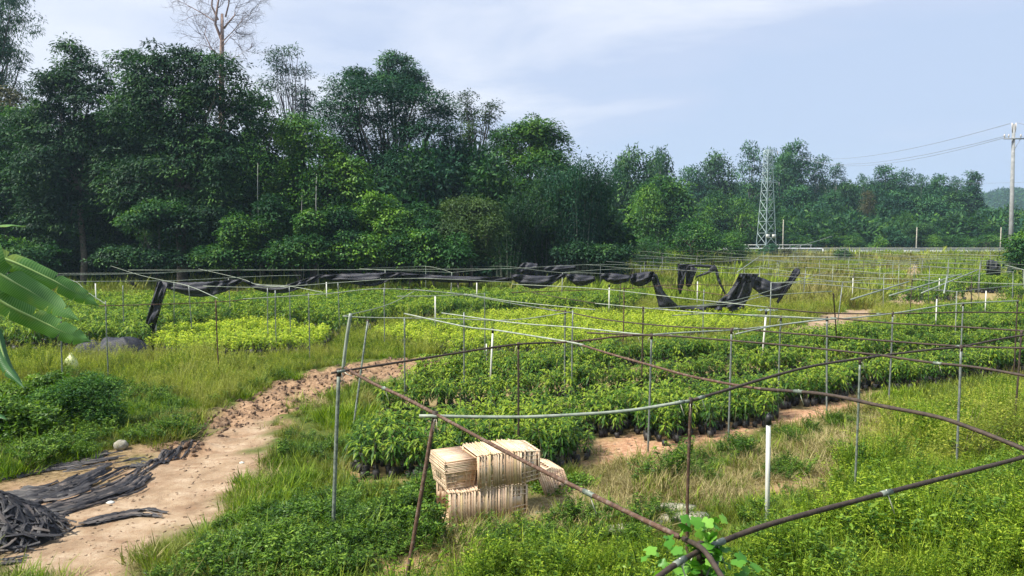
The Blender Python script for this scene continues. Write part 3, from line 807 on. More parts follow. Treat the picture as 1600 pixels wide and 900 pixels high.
seeds('right_seedling_bed', 'green_seedlings', x, y, .8, 1.3, 'green seedlings at the far right edge behind the big bed')
x, y = bed_points('farright', .42, g3); k_ = (fbm(x * .25, y * .25, 129) > .42)
seeds('far_right_seedling_bed', 'green_seedlings', x[k_], y[k_], 1.1, 1.7, 'patchy dark green plants right of the far dirt path')
# ------------------------------------------------------------------ trees
g4 = np.random.default_rng(41)
def crown(blobs, n, cr, per, leaf, wl, droop, rg, front=.65, hollow=.55, stray=.06, amp=.30):
    """leaf clusters spread over and through a set of ellipsoids"""
    C = np.array([b[0] for b in blobs]); Rr = np.array([b[1] for b in blobs])
    wt = np.array([(b[1][0] * b[1][2]) ** 1.0 for b in blobs]); wt = wt / wt.sum()
    k = rg.choice(len(blobs), n, p=wt)
    d = nrm(rg.normal(0, 1, (n, 3)))
    flip = (d[:, 1] > 0) & (rg.uniform(0, 1, n) < front - .2); d[flip, 1] *= -1
    lo = (d[:, 2] < -.35) & (rg.uniform(0, 1, n) < .5); d[lo, 2] *= -1
    r = hollow + (1.04 - hollow) * rg.uniform(0, 1, n) ** .6
    st = rg.uniform(0, 1, n) < stray; r[st] += rg.uniform(.05, .28, st.sum())
    # uneven surface: lobes
    lob = (1.01 - amp / 2) + amp * vnoise(d[:, 0] * 2.1 + k * 7.7, d[:, 2] * 2.1 + d[:, 1] * 1.7, 5)
    c = C[k] + d * Rr[k] * (r * lob)[:, None]
    crs = cr * rg.uniform(.55, 1.35, n)
    csh = np.clip(rg.normal(.40, .24, n) + .5 * (vnoise(c[:, 0] * .45 + 9, c[:, 2] * .45, 3) - .5), 0, 1)
    tot = n * per
    ci = np.repeat(np.arange(n), per)
    o_ = nrm(rg.normal(0, 1, (tot, 3))); o_[:, 2] = np.where((o_[:, 2] < -.1) & (rg.uniform(0, 1, tot) < .75), -o_[:, 2], o_[:, 2])
    rad = rg.uniform(.25, 1.0, tot) ** .5
    off = o_ * rad[:, None] * crs[ci][:, None] * np.array([1.0, 1.0, .62])
    p = c[ci] + off
    dirv = nrm(o_ * [1, 1, .3] + rg.normal(0, .35, (tot, 3))) + np.array([0, 0, -droop]) 
    nv = o_ * .8 + np.array([0, 0, .55]) + d[ci] * .25 + rg.normal(0, .2, (tot, 3))
    v, f = leaves_np(p, dirv, nv, rg.uniform(.65, 1.3, tot) * leaf, rg.uniform(.7, 1.3, tot) * wl)
    tint = np.repeat(np.clip(csh[ci] + rg.normal(0, .09, tot), 0, 1), 4)
    return v, f, tint, c
def limbs(base, fork, ends, r0, rg, wob=.25, r1=.03, k=7):
    g = Geo()
    base = np.array(base, float); fork = np.array(fork, float)
    m1 = base * .67 + fork * .33 + rg.normal(0, wob * .4, 3) * [1, 1, 0]; m2 = base * .33 + fork * .67 + rg.normal(0, wob * .4, 3) * [1, 1, 0]
    g.tube([base - [0, 0, .3], base + [0, 0, .25], m1, m2, fork], [r0 * 1.35, r0 * 1.05, r0 * .9, r0 * .8, r0 * .7], k)
    trunk = g; g2_ = Geo()
    for e in ends:
        e = np.array(e, float); s0 = fork * .9 + m2 * .1
        a = s0 * .6 + e * .4 + rg.normal(0, wob, 3) + [0, 0, .25]; b = s0 * .25 + e * .75 + rg.normal(0, wob, 3) + [0, 0, .15]
        g2_.tube([s0, a, b, e], [r0 * .5, r0 * .33, r0 * .2, r1], 5, False)
    return trunk, g2_
def tree(name, px, D, base_px, mat, label, n=220, cr=1.0, per=34, leaf=.34, wl=.13, droop=.35, r0=.25, bark='bark', cat='tree', group=None,
         fork=.45, depth=.85, hollow=.55, stray=.06, nb=14, base_y=None, rg=None, amp=.38):
    """px: list of (cx, cy, rx, ry) of the lobes of its crown in the photograph, stood at the distance D"""
    rg = rg or g4
    blobs = []
    for q in px:
        cx, cy_, rx, ry = q[:4]; dy = q[4] if len(q) > 4 else rg.uniform(-1.2, 1.2)
        c = PD(cx, cy_, D + dy); s = (D + dy) / FOC
        blobs.append((c, np.array((rx * s, depth * .5 * (rx + ry) * s, ry * s))))
    bx = PD(base_px, 430, D)[0]
    bz = float(hz(np.array([bx]), np.array([D]))[0])
    root = empty(name, (bx, D, bz)); org = np.array((bx, D, bz))
    v, f, ti, cc = crown(blobs, n, cr, per, leaf, wl, droop, rg, hollow=hollow, stray=stray)
    top = max(b[0][2] for b in blobs)
    cen = np.mean([b[0] for b in blobs], 0)
    fk = np.array((bx * .7 + cen[0] * .3, D, bz + (top - bz) * fork))
    ends = [b[0] for b in blobs] + [cc[i] for i in rg.choice(len(cc), min(nb, len(cc)), replace=False)]
    tr, lm = limbs((bx, D, bz), fk, ends, r0, rg)
    for g_ in (tr, lm): g_.v = [q - org for q in g_.v]
    t = tr.build('trunk', M[bark], root, True)
    lm.build('branches', M[bark], t)
    mesh_np('crown', v - org, f, M[mat], attrs={'tint': ('FLOAT', ti)}, parent=root)
    tag(root, label, cat, group)
    return root
GW = 'trees of the tall wood on the left'
tree('feathery_tree', [(5, 40, 42, 48), (0, 110, 40, 40), (18, 10, 34, 40), (22, 60, 26, 30), (8, 160, 36, 30), (-40, 60, 50, 80)], 74, -30, 't_blue',
     'tall feathery blue green tree cut by the left edge', n=420, cr=.9, per=40, leaf=.34, wl=.09, droop=.9, r0=.3, group=GW)
tree('leafy_tree', [(-20, 250, 60, 50), (40, 210, 45, 40), (30, 300, 60, 60), (-30, 340, 60, 70), (62, 250, 40, 40)], 60, 10, 't_mid',
     'green tree under the feathery one at the left edge', n=520, group=GW, per=36)
tree('brown_topped_tree', [(10, 170, 26, 30), (-8, 200, 24, 26)], 66, 5, 't_brown', 'small brownish tree crown between the two at the left edge', n=90, cr=.8, per=30, r0=.12, group=GW, nb=8)
tree('peaked_tree', [(112, 92, 22, 26), (130, 130, 40, 34), (95, 150, 34, 34), (150, 175, 45, 40), (80, 205, 48, 40), (140, 235, 60, 50), (75, 270, 55, 50), (190, 280, 60, 55), (110, 340, 70, 55), (78, 130, 12, 14)],
     56, 130, 't_dark', 'dark green tree with a ragged peak second from the left edge', n=900, cr=.8, group=GW, leaf=.32, wl=.11, droop=.5, per=44)
tree('broad_dark_tree', [(200, 110, 26, 28), (240, 120, 36, 36), (290, 112, 44, 32), (345, 135, 42, 42), (260, 175, 62, 55), (330, 195, 58, 55), (215, 200, 45, 50), (385, 180, 18, 40), (300, 260, 80, 60), (230, 300, 60, 50), (355, 280, 45, 60), (300, 350, 90, 50), (240, 76, 8, 7)],
     54, 285, 't_dark', 'broadest and darkest tree standing left of the bare tree', n=1250, cr=.85, group=GW, leaf=.31, wl=.11, droop=.45, r0=.4, per=44)
tree('young_tree', [(405, 175, 24, 28), (425, 230, 40, 40), (400, 280, 36, 50), (440, 300, 40, 50), (395, 360, 45, 50)], 60, 410, 't_mid',
     'mid green tree right of the broadest dark tree', n=560, cr=.8, group=GW)
tree('vine_hung_tree', [(470, 215, 34, 34), (500, 260, 45, 45), (470, 310, 45, 50), (520, 320, 40, 50), (545, 285, 30, 35)], 57, 490, 't_bright',
     'bright green climber covered tree before the layered tree', n=620, cr=.75, leaf=.28, wl=.13, droop=.6, group=GW)
tree('wispy_tall_tree', [(432, 95, 20, 20), (455, 90, 16, 18), (470, 120, 16, 22), (428, 135, 18, 26), (460, 150, 22, 26), (480, 165, 18, 30), (470, 195, 26, 22), (440, 112, 14, 14)], 84, 470, 't_blue',
     'tall wispy grey green tree with sky showing through its crown', n=170, cr=.85, per=26, leaf=.34, wl=.11, bark='twig', hollow=.1, group=GW, nb=40, r0=.2, stray=.15)
tree('pointed_tree', [(620, 110, 24, 24), (615, 140, 40, 26), (645, 140, 20, 30), (560, 130, 20, 20)], 78, 620, 't_blue',
     'pointed blue green treetop rising highest in the middle of the wood', n=330, cr=.9, group=GW, per=36)
tree('layered_tree', [(540, 150, 40, 26), (590, 160, 50, 30), (650, 165, 48, 28), (690, 190, 24, 26), (530, 195, 38, 34), (600, 210, 65, 34), (665, 225, 45, 34), (560, 255, 60, 36), (640, 275, 60, 38), (705, 240, 16, 26), (590, 320, 55, 30)],
     64, 600, 't_blue', 'big layered spreading tree in the middle of the wood', n=1150, cr=.95, leaf=.30, wl=.10, droop=.25, group=GW, r0=.45, fork=.35)
tree('sparse_forked_tree', [(730, 158, 12, 13), (768, 172, 12, 16), (732, 185, 18, 16), (760, 190, 14, 14), (735, 210, 20, 16), (770, 215, 18, 12), (722, 225, 14, 14)], 76, 742, 't_olive',
     'sparse forked tree with two small separate tops', n=150, cr=.8, per=26, leaf=.30, wl=.11, hollow=.1, group=GW, nb=30, r0=.18)
tree('round_topped_tree', [(840, 208, 26, 20), (815, 225, 36, 26), (860, 232, 26, 22), (790, 265, 40, 36), (850, 280, 46, 40), (750, 290, 40, 40), (720, 270, 30, 34)], 66, 820, 't_mid',
     'rounded green treetop at the right end of the wood', n=800, cr=.9, group=GW)
tree('olive_tree', [(722, 326, 26, 14), (752, 332, 26, 16), (735, 348, 40, 16), (712, 368, 24, 18), (770, 360, 16, 20), (700, 398, 26, 16), (745, 392, 26, 16)], 52, 735, 't_olive',
     'small dull olive tree leaning before the dark gap', n=420, cr=.7, leaf=.24, wl=.08, group=GW, r0=.15)
# bamboo: many bowed culms with drooping tips
def bamboo(px, D, label, nculm=46, h=(12, 17), spread=4.5, mat='t_blue'):
    c = PD(px, 430, D); bz = float(hz(c[:1], c[1:2])[0]); root = empty('bamboo_clump', (c[0], D, bz)); g = Geo(); LP, LD = [], []
    for i in range(nculm):
        a = g4.uniform(0, 6.28); r = g4.uniform(0, 1.2); H = g4.uniform(*h); out_ = g4.uniform(.3, 1) * spread
        t = np.linspace(0, 1, 9)[:, None]
        dirv = np.array([math.cos(a), math.sin(a), 0])
        p = dirv * r + dirv * out_ * t ** 2.4 + np.array([0, 0, 1]) * H * (t - .16 * t ** 5)
        g.tube(p, np.linspace(.045, .008, 9), 4, False)
        tt = np.clip(g4.beta(2.4, 1.3, 60), .25, 1); q = np.stack([np.interp(tt, t[:, 0], p[:, k]) for k in range(3)], 1)
        q = np.repeat(q, 9, 0) + g4.normal(0, .38, (540, 3)); LP.append(q); LD.append(g4.normal(0, .6, (540, 3)) + [0, 0, -.6])
    g.build('culms', M['greenpipe'], root)
    q = np.vstack(LP); d = np.vstack(LD); n = len(q)
    v, f = leaves_np(q, d, g4.normal(0, 1, (n, 3)) + [0, 0, 1], g4.uniform(.2, .4, n), .07)
    mesh_np('foliage', v, f, M[mat], attrs={'tint': ('FLOAT', np.repeat(np.clip(g4.normal(.4, .2, n), 0, 1), 4))}, parent=root)
    tag(root, label, 'bamboo', 'bamboo clumps at the end of the wood')
bamboo(905, 58, 'tall bamboo clump with drooping tips at the right end of the wood', h=(9, 12), spread=3.2, nculm=44)
bamboo(850, 61, 'dark bamboo clump in front of the rounded treetop', h=(8, 11), spread=4.5, mat='t_dark')
bamboo(795, 59, 'lower dark bamboo clump beside the olive tree', h=(6, 9), spread=4, mat='t_dark', nculm=36)
# low growth along the foot of the wood
GB = 'climber covered bushes at the foot of the wood'
def bush(px, D, label, mat='t_bright', n=120, **k):
    k.setdefault('amp', .9); k.setdefault('hollow', .35); k.setdefault('stray', .3); k.setdefault('cr', .62); k.setdefault('leaf', .22); k.setdefault('wl', .12); k.setdefault('r0', .06); k.setdefault('group', GB); k.setdefault('cat', 'bush')
    return tree('bush', px, D, px[0][0], mat, label, n=n, fork=.3, nb=6, **k)
bush([(585, 318, 16, 14), (604, 326, 14, 18), (580, 345, 24, 22), (612, 352, 18, 22), (596, 372, 26, 18)], 51, 'bright climber covered bush between the layered and the olive tree', n=230)
bush([(470, 395, 40, 22), (510, 390, 36, 22), (440, 405, 30, 16)], 49, 'low green bush mound right of the bright climber covered tree', n=240, mat='t_mid')
bush([(560, 395, 36, 24), (600, 390, 30, 22), (540, 405, 26, 16)], 49.5, 'second low bush mound along the foot of the wood', n=240, mat='t_bright')
bush([(635, 390, 30, 28), (660, 402, 26, 18)], 50, 'dense bush mound left of the olive tree', n=210, mat='t_mid')
bush([(678, 398, 20, 20), (665, 375, 12, 12)], 49, 'yellow green bush just left of the olive tree', n=120, mat='t_bright')
bush([(716, 392, 12, 20), (712, 405, 18, 12)], 48, 'slim pale green bush before the olive tree', n=90, mat='t_bright')
bush([(40, 400, 50, 20), (-20, 400, 40, 25)], 50, 'dark low bush behind the banana leaves', n=200, mat='t_mid')
bush([(200, 405, 46, 14), (260, 408, 36, 12)], 50, 'dark low bush under the broadest dark tree', n=180, mat='t_dark')
bush([(350, 404, 46, 16), (400, 400, 30, 18)], 50, 'low bush right of the broadest dark tree', n=190, mat='t_mid')
bush([(905, 398, 36, 14), (950, 400, 34, 14)], 56, 'low bush at the foot of the bamboo', n=180, mat='t_dark')
bush([(425, 345, 20, 34), (440, 372, 28, 22), (418, 385, 26, 18)], 50.5, 'tall climber draped bush below the mid green tree', n=230, mat='t_mid')
bush([(530, 352, 20, 26), (520, 374, 26, 18), (545, 380, 20, 16)], 50.5, 'climber draped bush between the two low mounds', n=200, mat='t_mid')
bush([(655, 345, 22, 26), (640, 368, 24, 18), (668, 362, 16, 20)], 52.5, 'upright dark green bush behind the dense mound', n=200, mat='t_mid')
bush([(375, 370, 24, 30), (360, 392, 26, 16)], 51, 'leafy bush under the right side of the broadest dark tree', n=180, mat='t_mid')
bush([(485, 350, 16, 18), (478, 372, 18, 18)], 50.5, 'small yellow green bush at the foot of the slender pale trunk', n=120, mat='t_bright')
bush([(250, 335, 34, 16), (215, 350, 26, 14)], 50, 'lit spray of leaves low on the broadest dark tree side', n=130, mat='t_mid')
# pale saplings in front of the wood
def sapling(px, py0, py1, D, label, r=.05, mat='palebark'):
    a = PD(px, py1, D); b = PD(px + 1, py0, D); bz = float(hz(a[:1], np.array([D]))[0]); root = empty('slender_trunk', (a[0], D, bz))
    g = Geo(); H = b[2] - bz; g.tube([(0, 0, -.2), (.05, 0, H * .4), (-.04, 0, H * .75), (.03, 0, H)], [r, r * .8, r * .6, r * .35], 6); g.build('trunk', M[mat], root, True)
    q = g4.normal(0, 1, (220, 3)) * [.7, .7, .8] + [0, 0, H]; v, f = leaves_np(q, g4.normal(0, 1, (220, 3)), g4.normal(0, 1, (220, 3)) + [0, 0, 1], .25, .1)
    mesh_np('crown', v, f, M['t_mid'], attrs={'tint': ('FLOAT', np.repeat(g4.uniform(.2, .8, 220), 4))}, parent=root)
    tag(root, label, 'tree', 'slender pale trunks against the wood')
sapling(496, 272, 400, 50, 'slender pale trunk standing before the bright climber covered tree')
sapling(473, 300, 395, 50, 'thinner pale trunk left of the slender pale one', r=.03)
sapling(405, 255, 380, 52, 'short pale trunk beside the broadest dark tree', r=.05)
sapling(510, 215, 260, 62, 'pale stem showing high in front of the layered tree', r=.05)

# the bare tree
def bare_tree():
    D = 80; c = PD(347, 430, D); bz = float(hz(c[:1], c[1:2])[0]); root = empty('bare_tree', (c[0], D, bz)); s = D / FOC
    def at(px, py, dy=0): q = PD(px, py, D) ; return np.array((q[0] - c[0], dy, q[2] - bz))
    g = Geo(); g.tube([at(350, 470), at(347, 200), at(346, 110), at(347, 60), at(347, 22)], [.42, .36, .27, .22, .15], 8)
    t = g.build('trunk', M['pinkbark'], root, True)
    g = Geo(); ends = []
    for pl, r in (([(345, 62), (339, 40), (340, 15), (346, -30), (352, -90)], .17), ([(347, 42), (358, 38), (368, 25), (369, 14)], .12), ([(339, 30), (332, 10), (331, -30), (322, -80)], .12),
                  ([(349, 66), (362, 50), (378, 36), (390, 20)], .06), ([(336, 34), (318, 22), (300, 12), (284, 4)], .07), ([(345, 90), (330, 75), (322, 55), (320, 42)], .08),
                  ([(346, 100), (336, 82), (326, 74), (318, 60)], .05), ([(350, 25), (356, 5), (357, -40), (366, -90)], .10), ([(348, 75), (360, 60), (368, 50)], .05), ([(346, 110), (365, 95), (385, 80)], .05),
                  ([(340, 0), (325, -20), (310, -30)], .05), ([(356, -20), (375, -40), (386, -60)], .05)):
        q = [at(a, b, g4.uniform(-.5, .5)) for a, b in pl]; g.tube(q, np.linspace(r, r * .3, len(q)), 5, False); ends += q[1:]
    lb = g.build('branches', M['pinkbark'], t)
    g = Geo()
    rg = np.random.default_rng(5)
    def twig(p, d, L, r, lv):
        n_ = 4; pts = [p]
        for k in range(n_):
            d = nrm(d + rg.normal(0, .22, 3) + [0, 0, .05]); pts.append(pts[-1] + d * L / n_)
        g.tube(pts, np.linspace(r, r * .45, n_ + 1), 3, False)
        if lv:
            for k in range(4 if lv > 1 else 5): twig(pts[rg.integers(1, n_ + 1)], nrm(d + rg.normal(0, .65, 3)), L * rg.uniform(.5, .75), r * .55, lv - 1)
    for q in ends:
        for k in range(3):
            d = nrm(np.array([q[0] * .5, rg.normal(0, .6), rg.uniform(-.1, .8)]) + rg.normal(0, .5, 3)); twig(q, d, rg.uniform(1.2, 2.4), .03, 2)
    g.build('twigs', M['twig'], t)
    tag(root, 'leafless tree with a pale pink trunk high above the wood', 'tree', GW)
bare_tree()

# ---- the wooded slope across the far field: a few crowns built, then copied
GF = 'trees on the slope behind the far road'
def far_proto(mat, lobes, n, leaf, name='far_tree', cr=1.5, per=22, hollow=.5, wl=None, bark='bark', label=None):
    """a tree about 12 m tall standing at its own origin"""
    rg = g4; root = empty(name)
    blobs = [(np.array(b[:3]), np.array(b[3:])) for b in lobes]
    v, f, ti, cc = crown(blobs, n, cr, per, leaf, wl or leaf * .45, .3, rg, hollow=hollow, stray=.05)
    tr, lm = limbs((0, 0, 0), (0, 0, 4.5), [b[0] for b in blobs] + [cc[i] for i in rg.choice(len(cc), 10)], .28, rg, .3)
    t = tr.build('trunk', M[bark], root, True); lm.build('branches', M[bark], t)
    mesh_np('crown', v, f, M[mat], attrs={'tint': ('FLOAT', ti)}, parent=root)
    return root
round_lobes = [(0, 0, 8, 4.2, 4, 3.6), (-2.8, .5, 6, 3, 3, 3), (3, -.4, 6.2, 3, 3, 3), (.4, -2, 5, 4, 3, 3), (.8, 0, 10.5, 2.4, 2.4, 1.8)]
tall_lobes = [(0, 0, 12, 2.2, 2.2, 2.2), (-1.8, 0, 9.5, 2.2, 2, 1.8), (1.8, .5, 10, 2.2, 2, 1.6), (.5, -.5, 7, 2.8, 2.5, 2)]
wide_lobes = [(-3.5, 0, 5, 3.2, 3, 2.6), (0, 0, 6.6, 3.6, 3.4, 3), (3.6, 0, 5.2, 3.4, 3, 2.8), (-1.5, -1.5, 3.4, 4, 3, 2.6), (2, -1, 3.2, 4, 3, 2.4)]
FP = {}
def fp(kind):
    """first use hands out the built tree itself, later uses a copy with its own parts"""
    if kind not in FP:
        mk = {'r_dark': lambda: far_proto('t_dark', round_lobes, 260, .62), 'r_mid': lambda: far_proto('t_mid', round_lobes, 260, .60),
              'r_blue': lambda: far_proto('t_blue', round_lobes, 260, .60),
              'r_bright': lambda: far_proto('t_bright', round_lobes, 280, .55), 'w_mid': lambda: far_proto('t_mid', wide_lobes, 280, .58),
              'w_blue': lambda: far_proto('t_blue', wide_lobes, 280, .6), 'w_bright': lambda: far_proto('t_bright', wide_lobes, 280, .5),
              'sparse': lambda: far_proto('t_blue', tall_lobes, 110, .5, cr=1.15, hollow=.1, bark='palebark'),
              'tall': lambda: far_proto('t_blue', tall_lobes, 230, .5, cr=1.15), 'brown': lambda: far_proto('t_brown', tall_lobes, 150, .5, cr=1.1)}
        FP[kind] = mk[kind](); return FP[kind]
    return copy_tree(FP[kind])
HT = {'r': 12.3, 'w': 9.6, 's': 14.2, 't': 14.2, 'b': 14.2}
HW = {'r': 5.6, 'w': 7.0, 's': 4.0, 't': 4.0, 'b': 4.0}
def far_tree(kind, cx, top, half, D, label):
    o = fp(kind); s = D / FOC
    x_ = PD(cx, 400, D)[0]; zt = PD(cx, top, D)[2]; bz = float(hz(np.array([x_]), np.array([float(D)]))[0])
    o.location = (x_, D, bz); h = max(zt - bz, 3)
    sx_ = half * s / HW[kind[0]]; o.scale = (sx_, sx_, h / HT[kind[0]])
    o.rotation_euler = (0, 0, float(g4.uniform(0, 6.28)))
    tag(o, label, 'tree', GF)
for a in [
    ('r_dark', 985, 238, 42, 112, 'dark rounded tree first right of the bamboo'),
    ('r_dark', 1025, 240, 34, 122, 'dark tree behind the big bright rounded one'),
    ('sparse', 1028, 232, 12, 118, 'thin spray topped tree above the dark rounded one'),
    ('r_mid', 1035, 278, 62, 92, 'large rounded green tree in front of the slope'),
    ('r_bright', 1010, 290, 34, 88, 'bright green tree left of the large rounded one'),
    ('w_bright', 1080, 345, 60, 84, 'sloping bright green thicket left of the pylon'),
    ('w_bright', 1140, 362, 44, 84, 'low bright bush beside the foot of the pylon'),
    ('w_bright', 1010, 372, 44, 80, 'low green mound in front of the large rounded tree'),
    ('r_blue', 1075, 262, 34, 165, 'bluish tree on the skyline left of the pylon'),
    ('r_dark', 1122, 242, 34, 170, 'dark rounded skyline tree left of the sparse pair'),
    ('sparse', 1170, 222, 28, 165, 'sparse tall tree directly left of the pylon'),
    ('sparse', 1200, 232, 20, 172, 'sparse tall tree directly behind the pylon'),
    ('tall', 1238, 220, 32, 165, 'tallest dense skyline tree right of the pylon'),
    ('tall', 1222, 240, 22, 160, 'second dense skyline tree against the pylon'),
    ('sparse', 1275, 243, 28, 168, 'wispy skyline tree right of the tallest dense one'),
    ('sparse', 1302, 256, 24, 175, 'faintest wispy tree on the slope of the skyline'),
    ('w_mid', 1120, 302, 44, 130, 'green spreading tree left of the pylon at mid slope'),
    ('w_mid', 1155, 308, 36, 126, 'spreading tree just left of the pylon legs'),
    ('r_blue', 1245, 292, 40, 150, 'blue green tree below the tallest dense skyline tree'),
    ('r_dark', 1325, 288, 26, 158, 'dark tree in the dip of the skyline'),
    ('r_blue', 1300, 300, 30, 150, 'blue green tree left of the dip in the skyline'),
    ('brown', 1352, 300, 18, 142, 'yellowish brown tree among the greens of the slope'),
    ('sparse', 1345, 272, 18, 165, 'sparse tree above the yellowish brown one'),
    ('tall', 1382, 258, 26, 165, 'broad airy skyline tree right of the dip'),
    ('sparse', 1412, 264, 24, 165, 'airy tree with sky gaps right of the broad airy one'),
    ('sparse', 1436, 272, 18, 168, 'small sparse skyline tree midway to the power pole'),
    ('r_blue', 1465, 274, 26, 165, 'pale rounded skyline tree midway to the power pole'),
    ('tall', 1512, 268, 24, 162, 'last airy skyline tree before the power pole'),
    ('sparse', 1490, 276, 18, 166, 'sparse tree left of the last airy skyline tree'),
    ('r_blue', 1400, 298, 40, 150, 'rounded blue green tree under the airy skyline trees'),
    ('w_blue', 1450, 304, 44, 146, 'spreading blue green tree in the middle of the slope'),
    ('r_dark', 1495, 302, 36, 150, 'dark tree under the last airy skyline tree'),
    ('r_blue', 1540, 326, 34, 152, 'rounded tree just left of the power pole'),
    ('r_mid', 1590, 344, 36, 150, 'rounded green tree behind the power pole'),
    ('r_mid', 1640, 340, 40, 150, 'green tree at the right edge behind the pole'),
    ('w_mid', 1230, 330, 40, 135, 'green tree right of the pylon halfway down the slope'),
    ('w_mid', 1280, 330, 40, 134, 'spreading green tree under the wispy skyline trees'),
    ('w_blue', 1330, 330, 34, 136, 'spreading tree under the yellowish brown one'),
    ('r_mid', 1255, 345, 26, 130, 'rounded tree low right of the pylon'),
    ('w_bright', 1415, 332, 26, 134, 'bright spreading tree above the middle far post'),
    ('w_blue', 1365, 338, 36, 136, 'blue green spreading tree left of the middle far post'),
    ('r_dark', 1480, 340, 34, 134, 'dark rounded tree right of the middle far post'),
    ('w_blue', 1530, 338, 38, 136, 'spreading blue green tree near the right far post'),
    ('r_mid', 1545, 352, 26, 130, 'low rounded tree behind the right far post'),
    ('r_mid', 1205, 352, 28, 130, 'rounded tree low behind the pylon'),
    ('w_mid', 1300, 356, 40, 128, 'low dense tree behind the left end of the far road'),
    ('w_blue', 1390, 362, 40, 128, 'low dense tree behind the middle of the far road'),
    ('r_dark', 1435, 350, 30, 128, 'dark low tree right of the middle far post'),
    ('w_bright', 1490, 372, 34, 125, 'bright low hedge of bushes behind the far road'),
    ('w_bright', 1455, 376, 24, 125, 'small bright bush beside the middle far post'),
    ('w_bright', 1540, 374, 30, 125, 'bright low bush near the right far post'),
    ('w_mid', 1245, 372, 34, 124, 'low green bush behind the left far post'),
    ('w_mid', 1330, 378, 30, 124, 'low green bush behind the far road left of the middle'),
]: far_tree(*a)
bush([(1600, 395, 26, 26), (1625, 385, 30, 34), (1590, 410, 16, 16)], 55, 'dark green bush at the foot of the power pole', n=260, mat='t_mid', group=None)
bush([(1240, 402, 22, 7), (1225, 400, 10, 8)], 98, 'low brownish bush right of the pylon foot', n=70, mat='t_brown', group=None)
bush([(1190, 400, 18, 10), (1205, 396, 12, 12)], 100, 'blue green bush round the pylon foot', n=70, mat='t_blue', group=None)
bush([(1374, 380, 9, 10), (1368, 386, 8, 6)], 118, 'small pale green leafy bush on the far road edge', n=60, mat='t_bright', group=None)
bush([(1316, 400, 10, 6)], 90, 'small dark bush in the field below the far road', n=40, mat='t_dark', group=None)

# the mass of leaves behind the single crowns
def clump_src(coll, mat, r, n, leaf, wl, rg):
    q = rg.normal(0, 1, (n, 3)); q = nrm(q) * (rg.uniform(.3, 1, n) ** .5)[:, None] * r * [1, 1, .8]
    v, f = leaves_np(q, q / r + rg.normal(0, .5, (n, 3)) + [0, 0, -.3], nrm(q) + rg.normal(0, .4, (n, 3)) + [0, 0, .7], rg.uniform(.6, 1.3, n) * leaf, wl)
    source(coll, mesh_np('leaf_mass', v, f, M[mat], attrs={'tint': ('FLOAT', np.repeat(np.clip(rg.normal(.35, .2, n), 0, 1), 4))}, link=False))
for mt in ('t_dark', 't_dark', 't_blue', 't_mid'): clump_src('wood_mass', mt, 1.0, 150, .36, .14, g4)
def mass():
    n = 5200
    x_ = g4.uniform(-64, 9, n); y_ = g4.uniform(60, 82, n)
    prof = np.interp(x_, [-64, -52, -45, -40, -34, -28, -22, -16, -10, -6, 0, 3, 6, 9], [14, 12, 13, 14, 15, 14, 10, 9, 12, 13, 9, 9, 8, 5])
    z_ = hz(x_, y_) + g4.uniform(0, 1, n) * prof * (.7 + .4 * vnoise(x_ * .4, y_ * .4, 7))
    rot = g4.uniform(0, 6.28, (n, 3)); sc = g4.uniform(.8, 1.7, n)
    scatter('woodland', np.stack([x_, y_, z_], 1), 'wood_mass', g4.integers(0, 4, n), rot, sc, 'dark mass of leaves deep inside the tall wood', 'woodland')
    n = 7500
    x_ = g4.uniform(5, 190, n); y_ = g4.uniform(128, 240, n)
    z_ = hz(x_, y_) + g4.uniform(.0, 1, n) * np.interp(y_, [128, 150, 180, 240], [4, 7, 6, 2]) * (.6 + .6 * vnoise(x_ * .12, y_ * .12, 17))
    k = (np.abs(x_) < .8 * y_)
    x_, y_, z_ = x_[k], y_[k], z_[k]; n = len(x_)
    scatter('hillside_woodland', np.stack([x_, y_, z_], 1), 'wood_mass', g4.integers(0, 4, n), g4.uniform(0, 6.28, (n, 3)), g4.uniform(1.5, 3.2, n), 'massed tree canopy covering the slope behind the far road', 'woodland')
mass()
def hill():
    xs = np.linspace(-200, 1100, 120); ys = np.linspace(560, 1100, 46); X, Y = np.meshgrid(xs, ys)
    px = 800 + X / Y * FOC
    top = np.interp(px, [1000, 1400, 1500, 1540, 1570, 1600, 1650, 1800], [372, 345, 308, 294, 284, 290, 280, 300])
    H = (CAM_H + (372 - top) / FOC * 640) * np.sin(np.clip((Y - 560) / 540, 0, 1) * np.pi) ** .45
    Z = H * smooth(560, 640, Y) + (fbm(X / 18, Y / 18, 3) - .5) * 5 - 2
    g = Geo(); g.grid(np.stack([X, Y, Z], -1)); m = M['hillmat'] = plain('wooded_hill', (.02, .045, .02), (.05, .085, .03), .08, 1, spec=0, space='world')
    tag(g.build('hill', m, smooth_=True), 'distant wooded hill fading blue at the right edge', None, None, 'structure')
    n = 2600; x_ = g4.uniform(200, 700, n); y_ = g4.uniform(570, 760, n)
    px = 800 + x_ / y_ * FOC; top = np.interp(px, [1000, 1400, 1500, 1540, 1570, 1600, 1650, 1800], [372, 345, 308, 294, 284, 290, 280, 300])
    z_ = (CAM_H + (372 - top) / FOC * 640) * np.sin(np.clip((y_ - 560) / 540, 0, 1) * np.pi) ** .45 * smooth(560, 640, y_) + (fbm(x_ / 18, y_ / 18, 3) - .5) * 5 - 1
    scatter('hill_woodland', np.stack([x_, y_, z_], 1), 'wood_mass', g4.integers(0, 4, n), g4.uniform(0, 6.28, (n, 3)), g4.uniform(3.5, 7, n), 'tree canopy covering the distant blue hill', 'woodland')
hill()
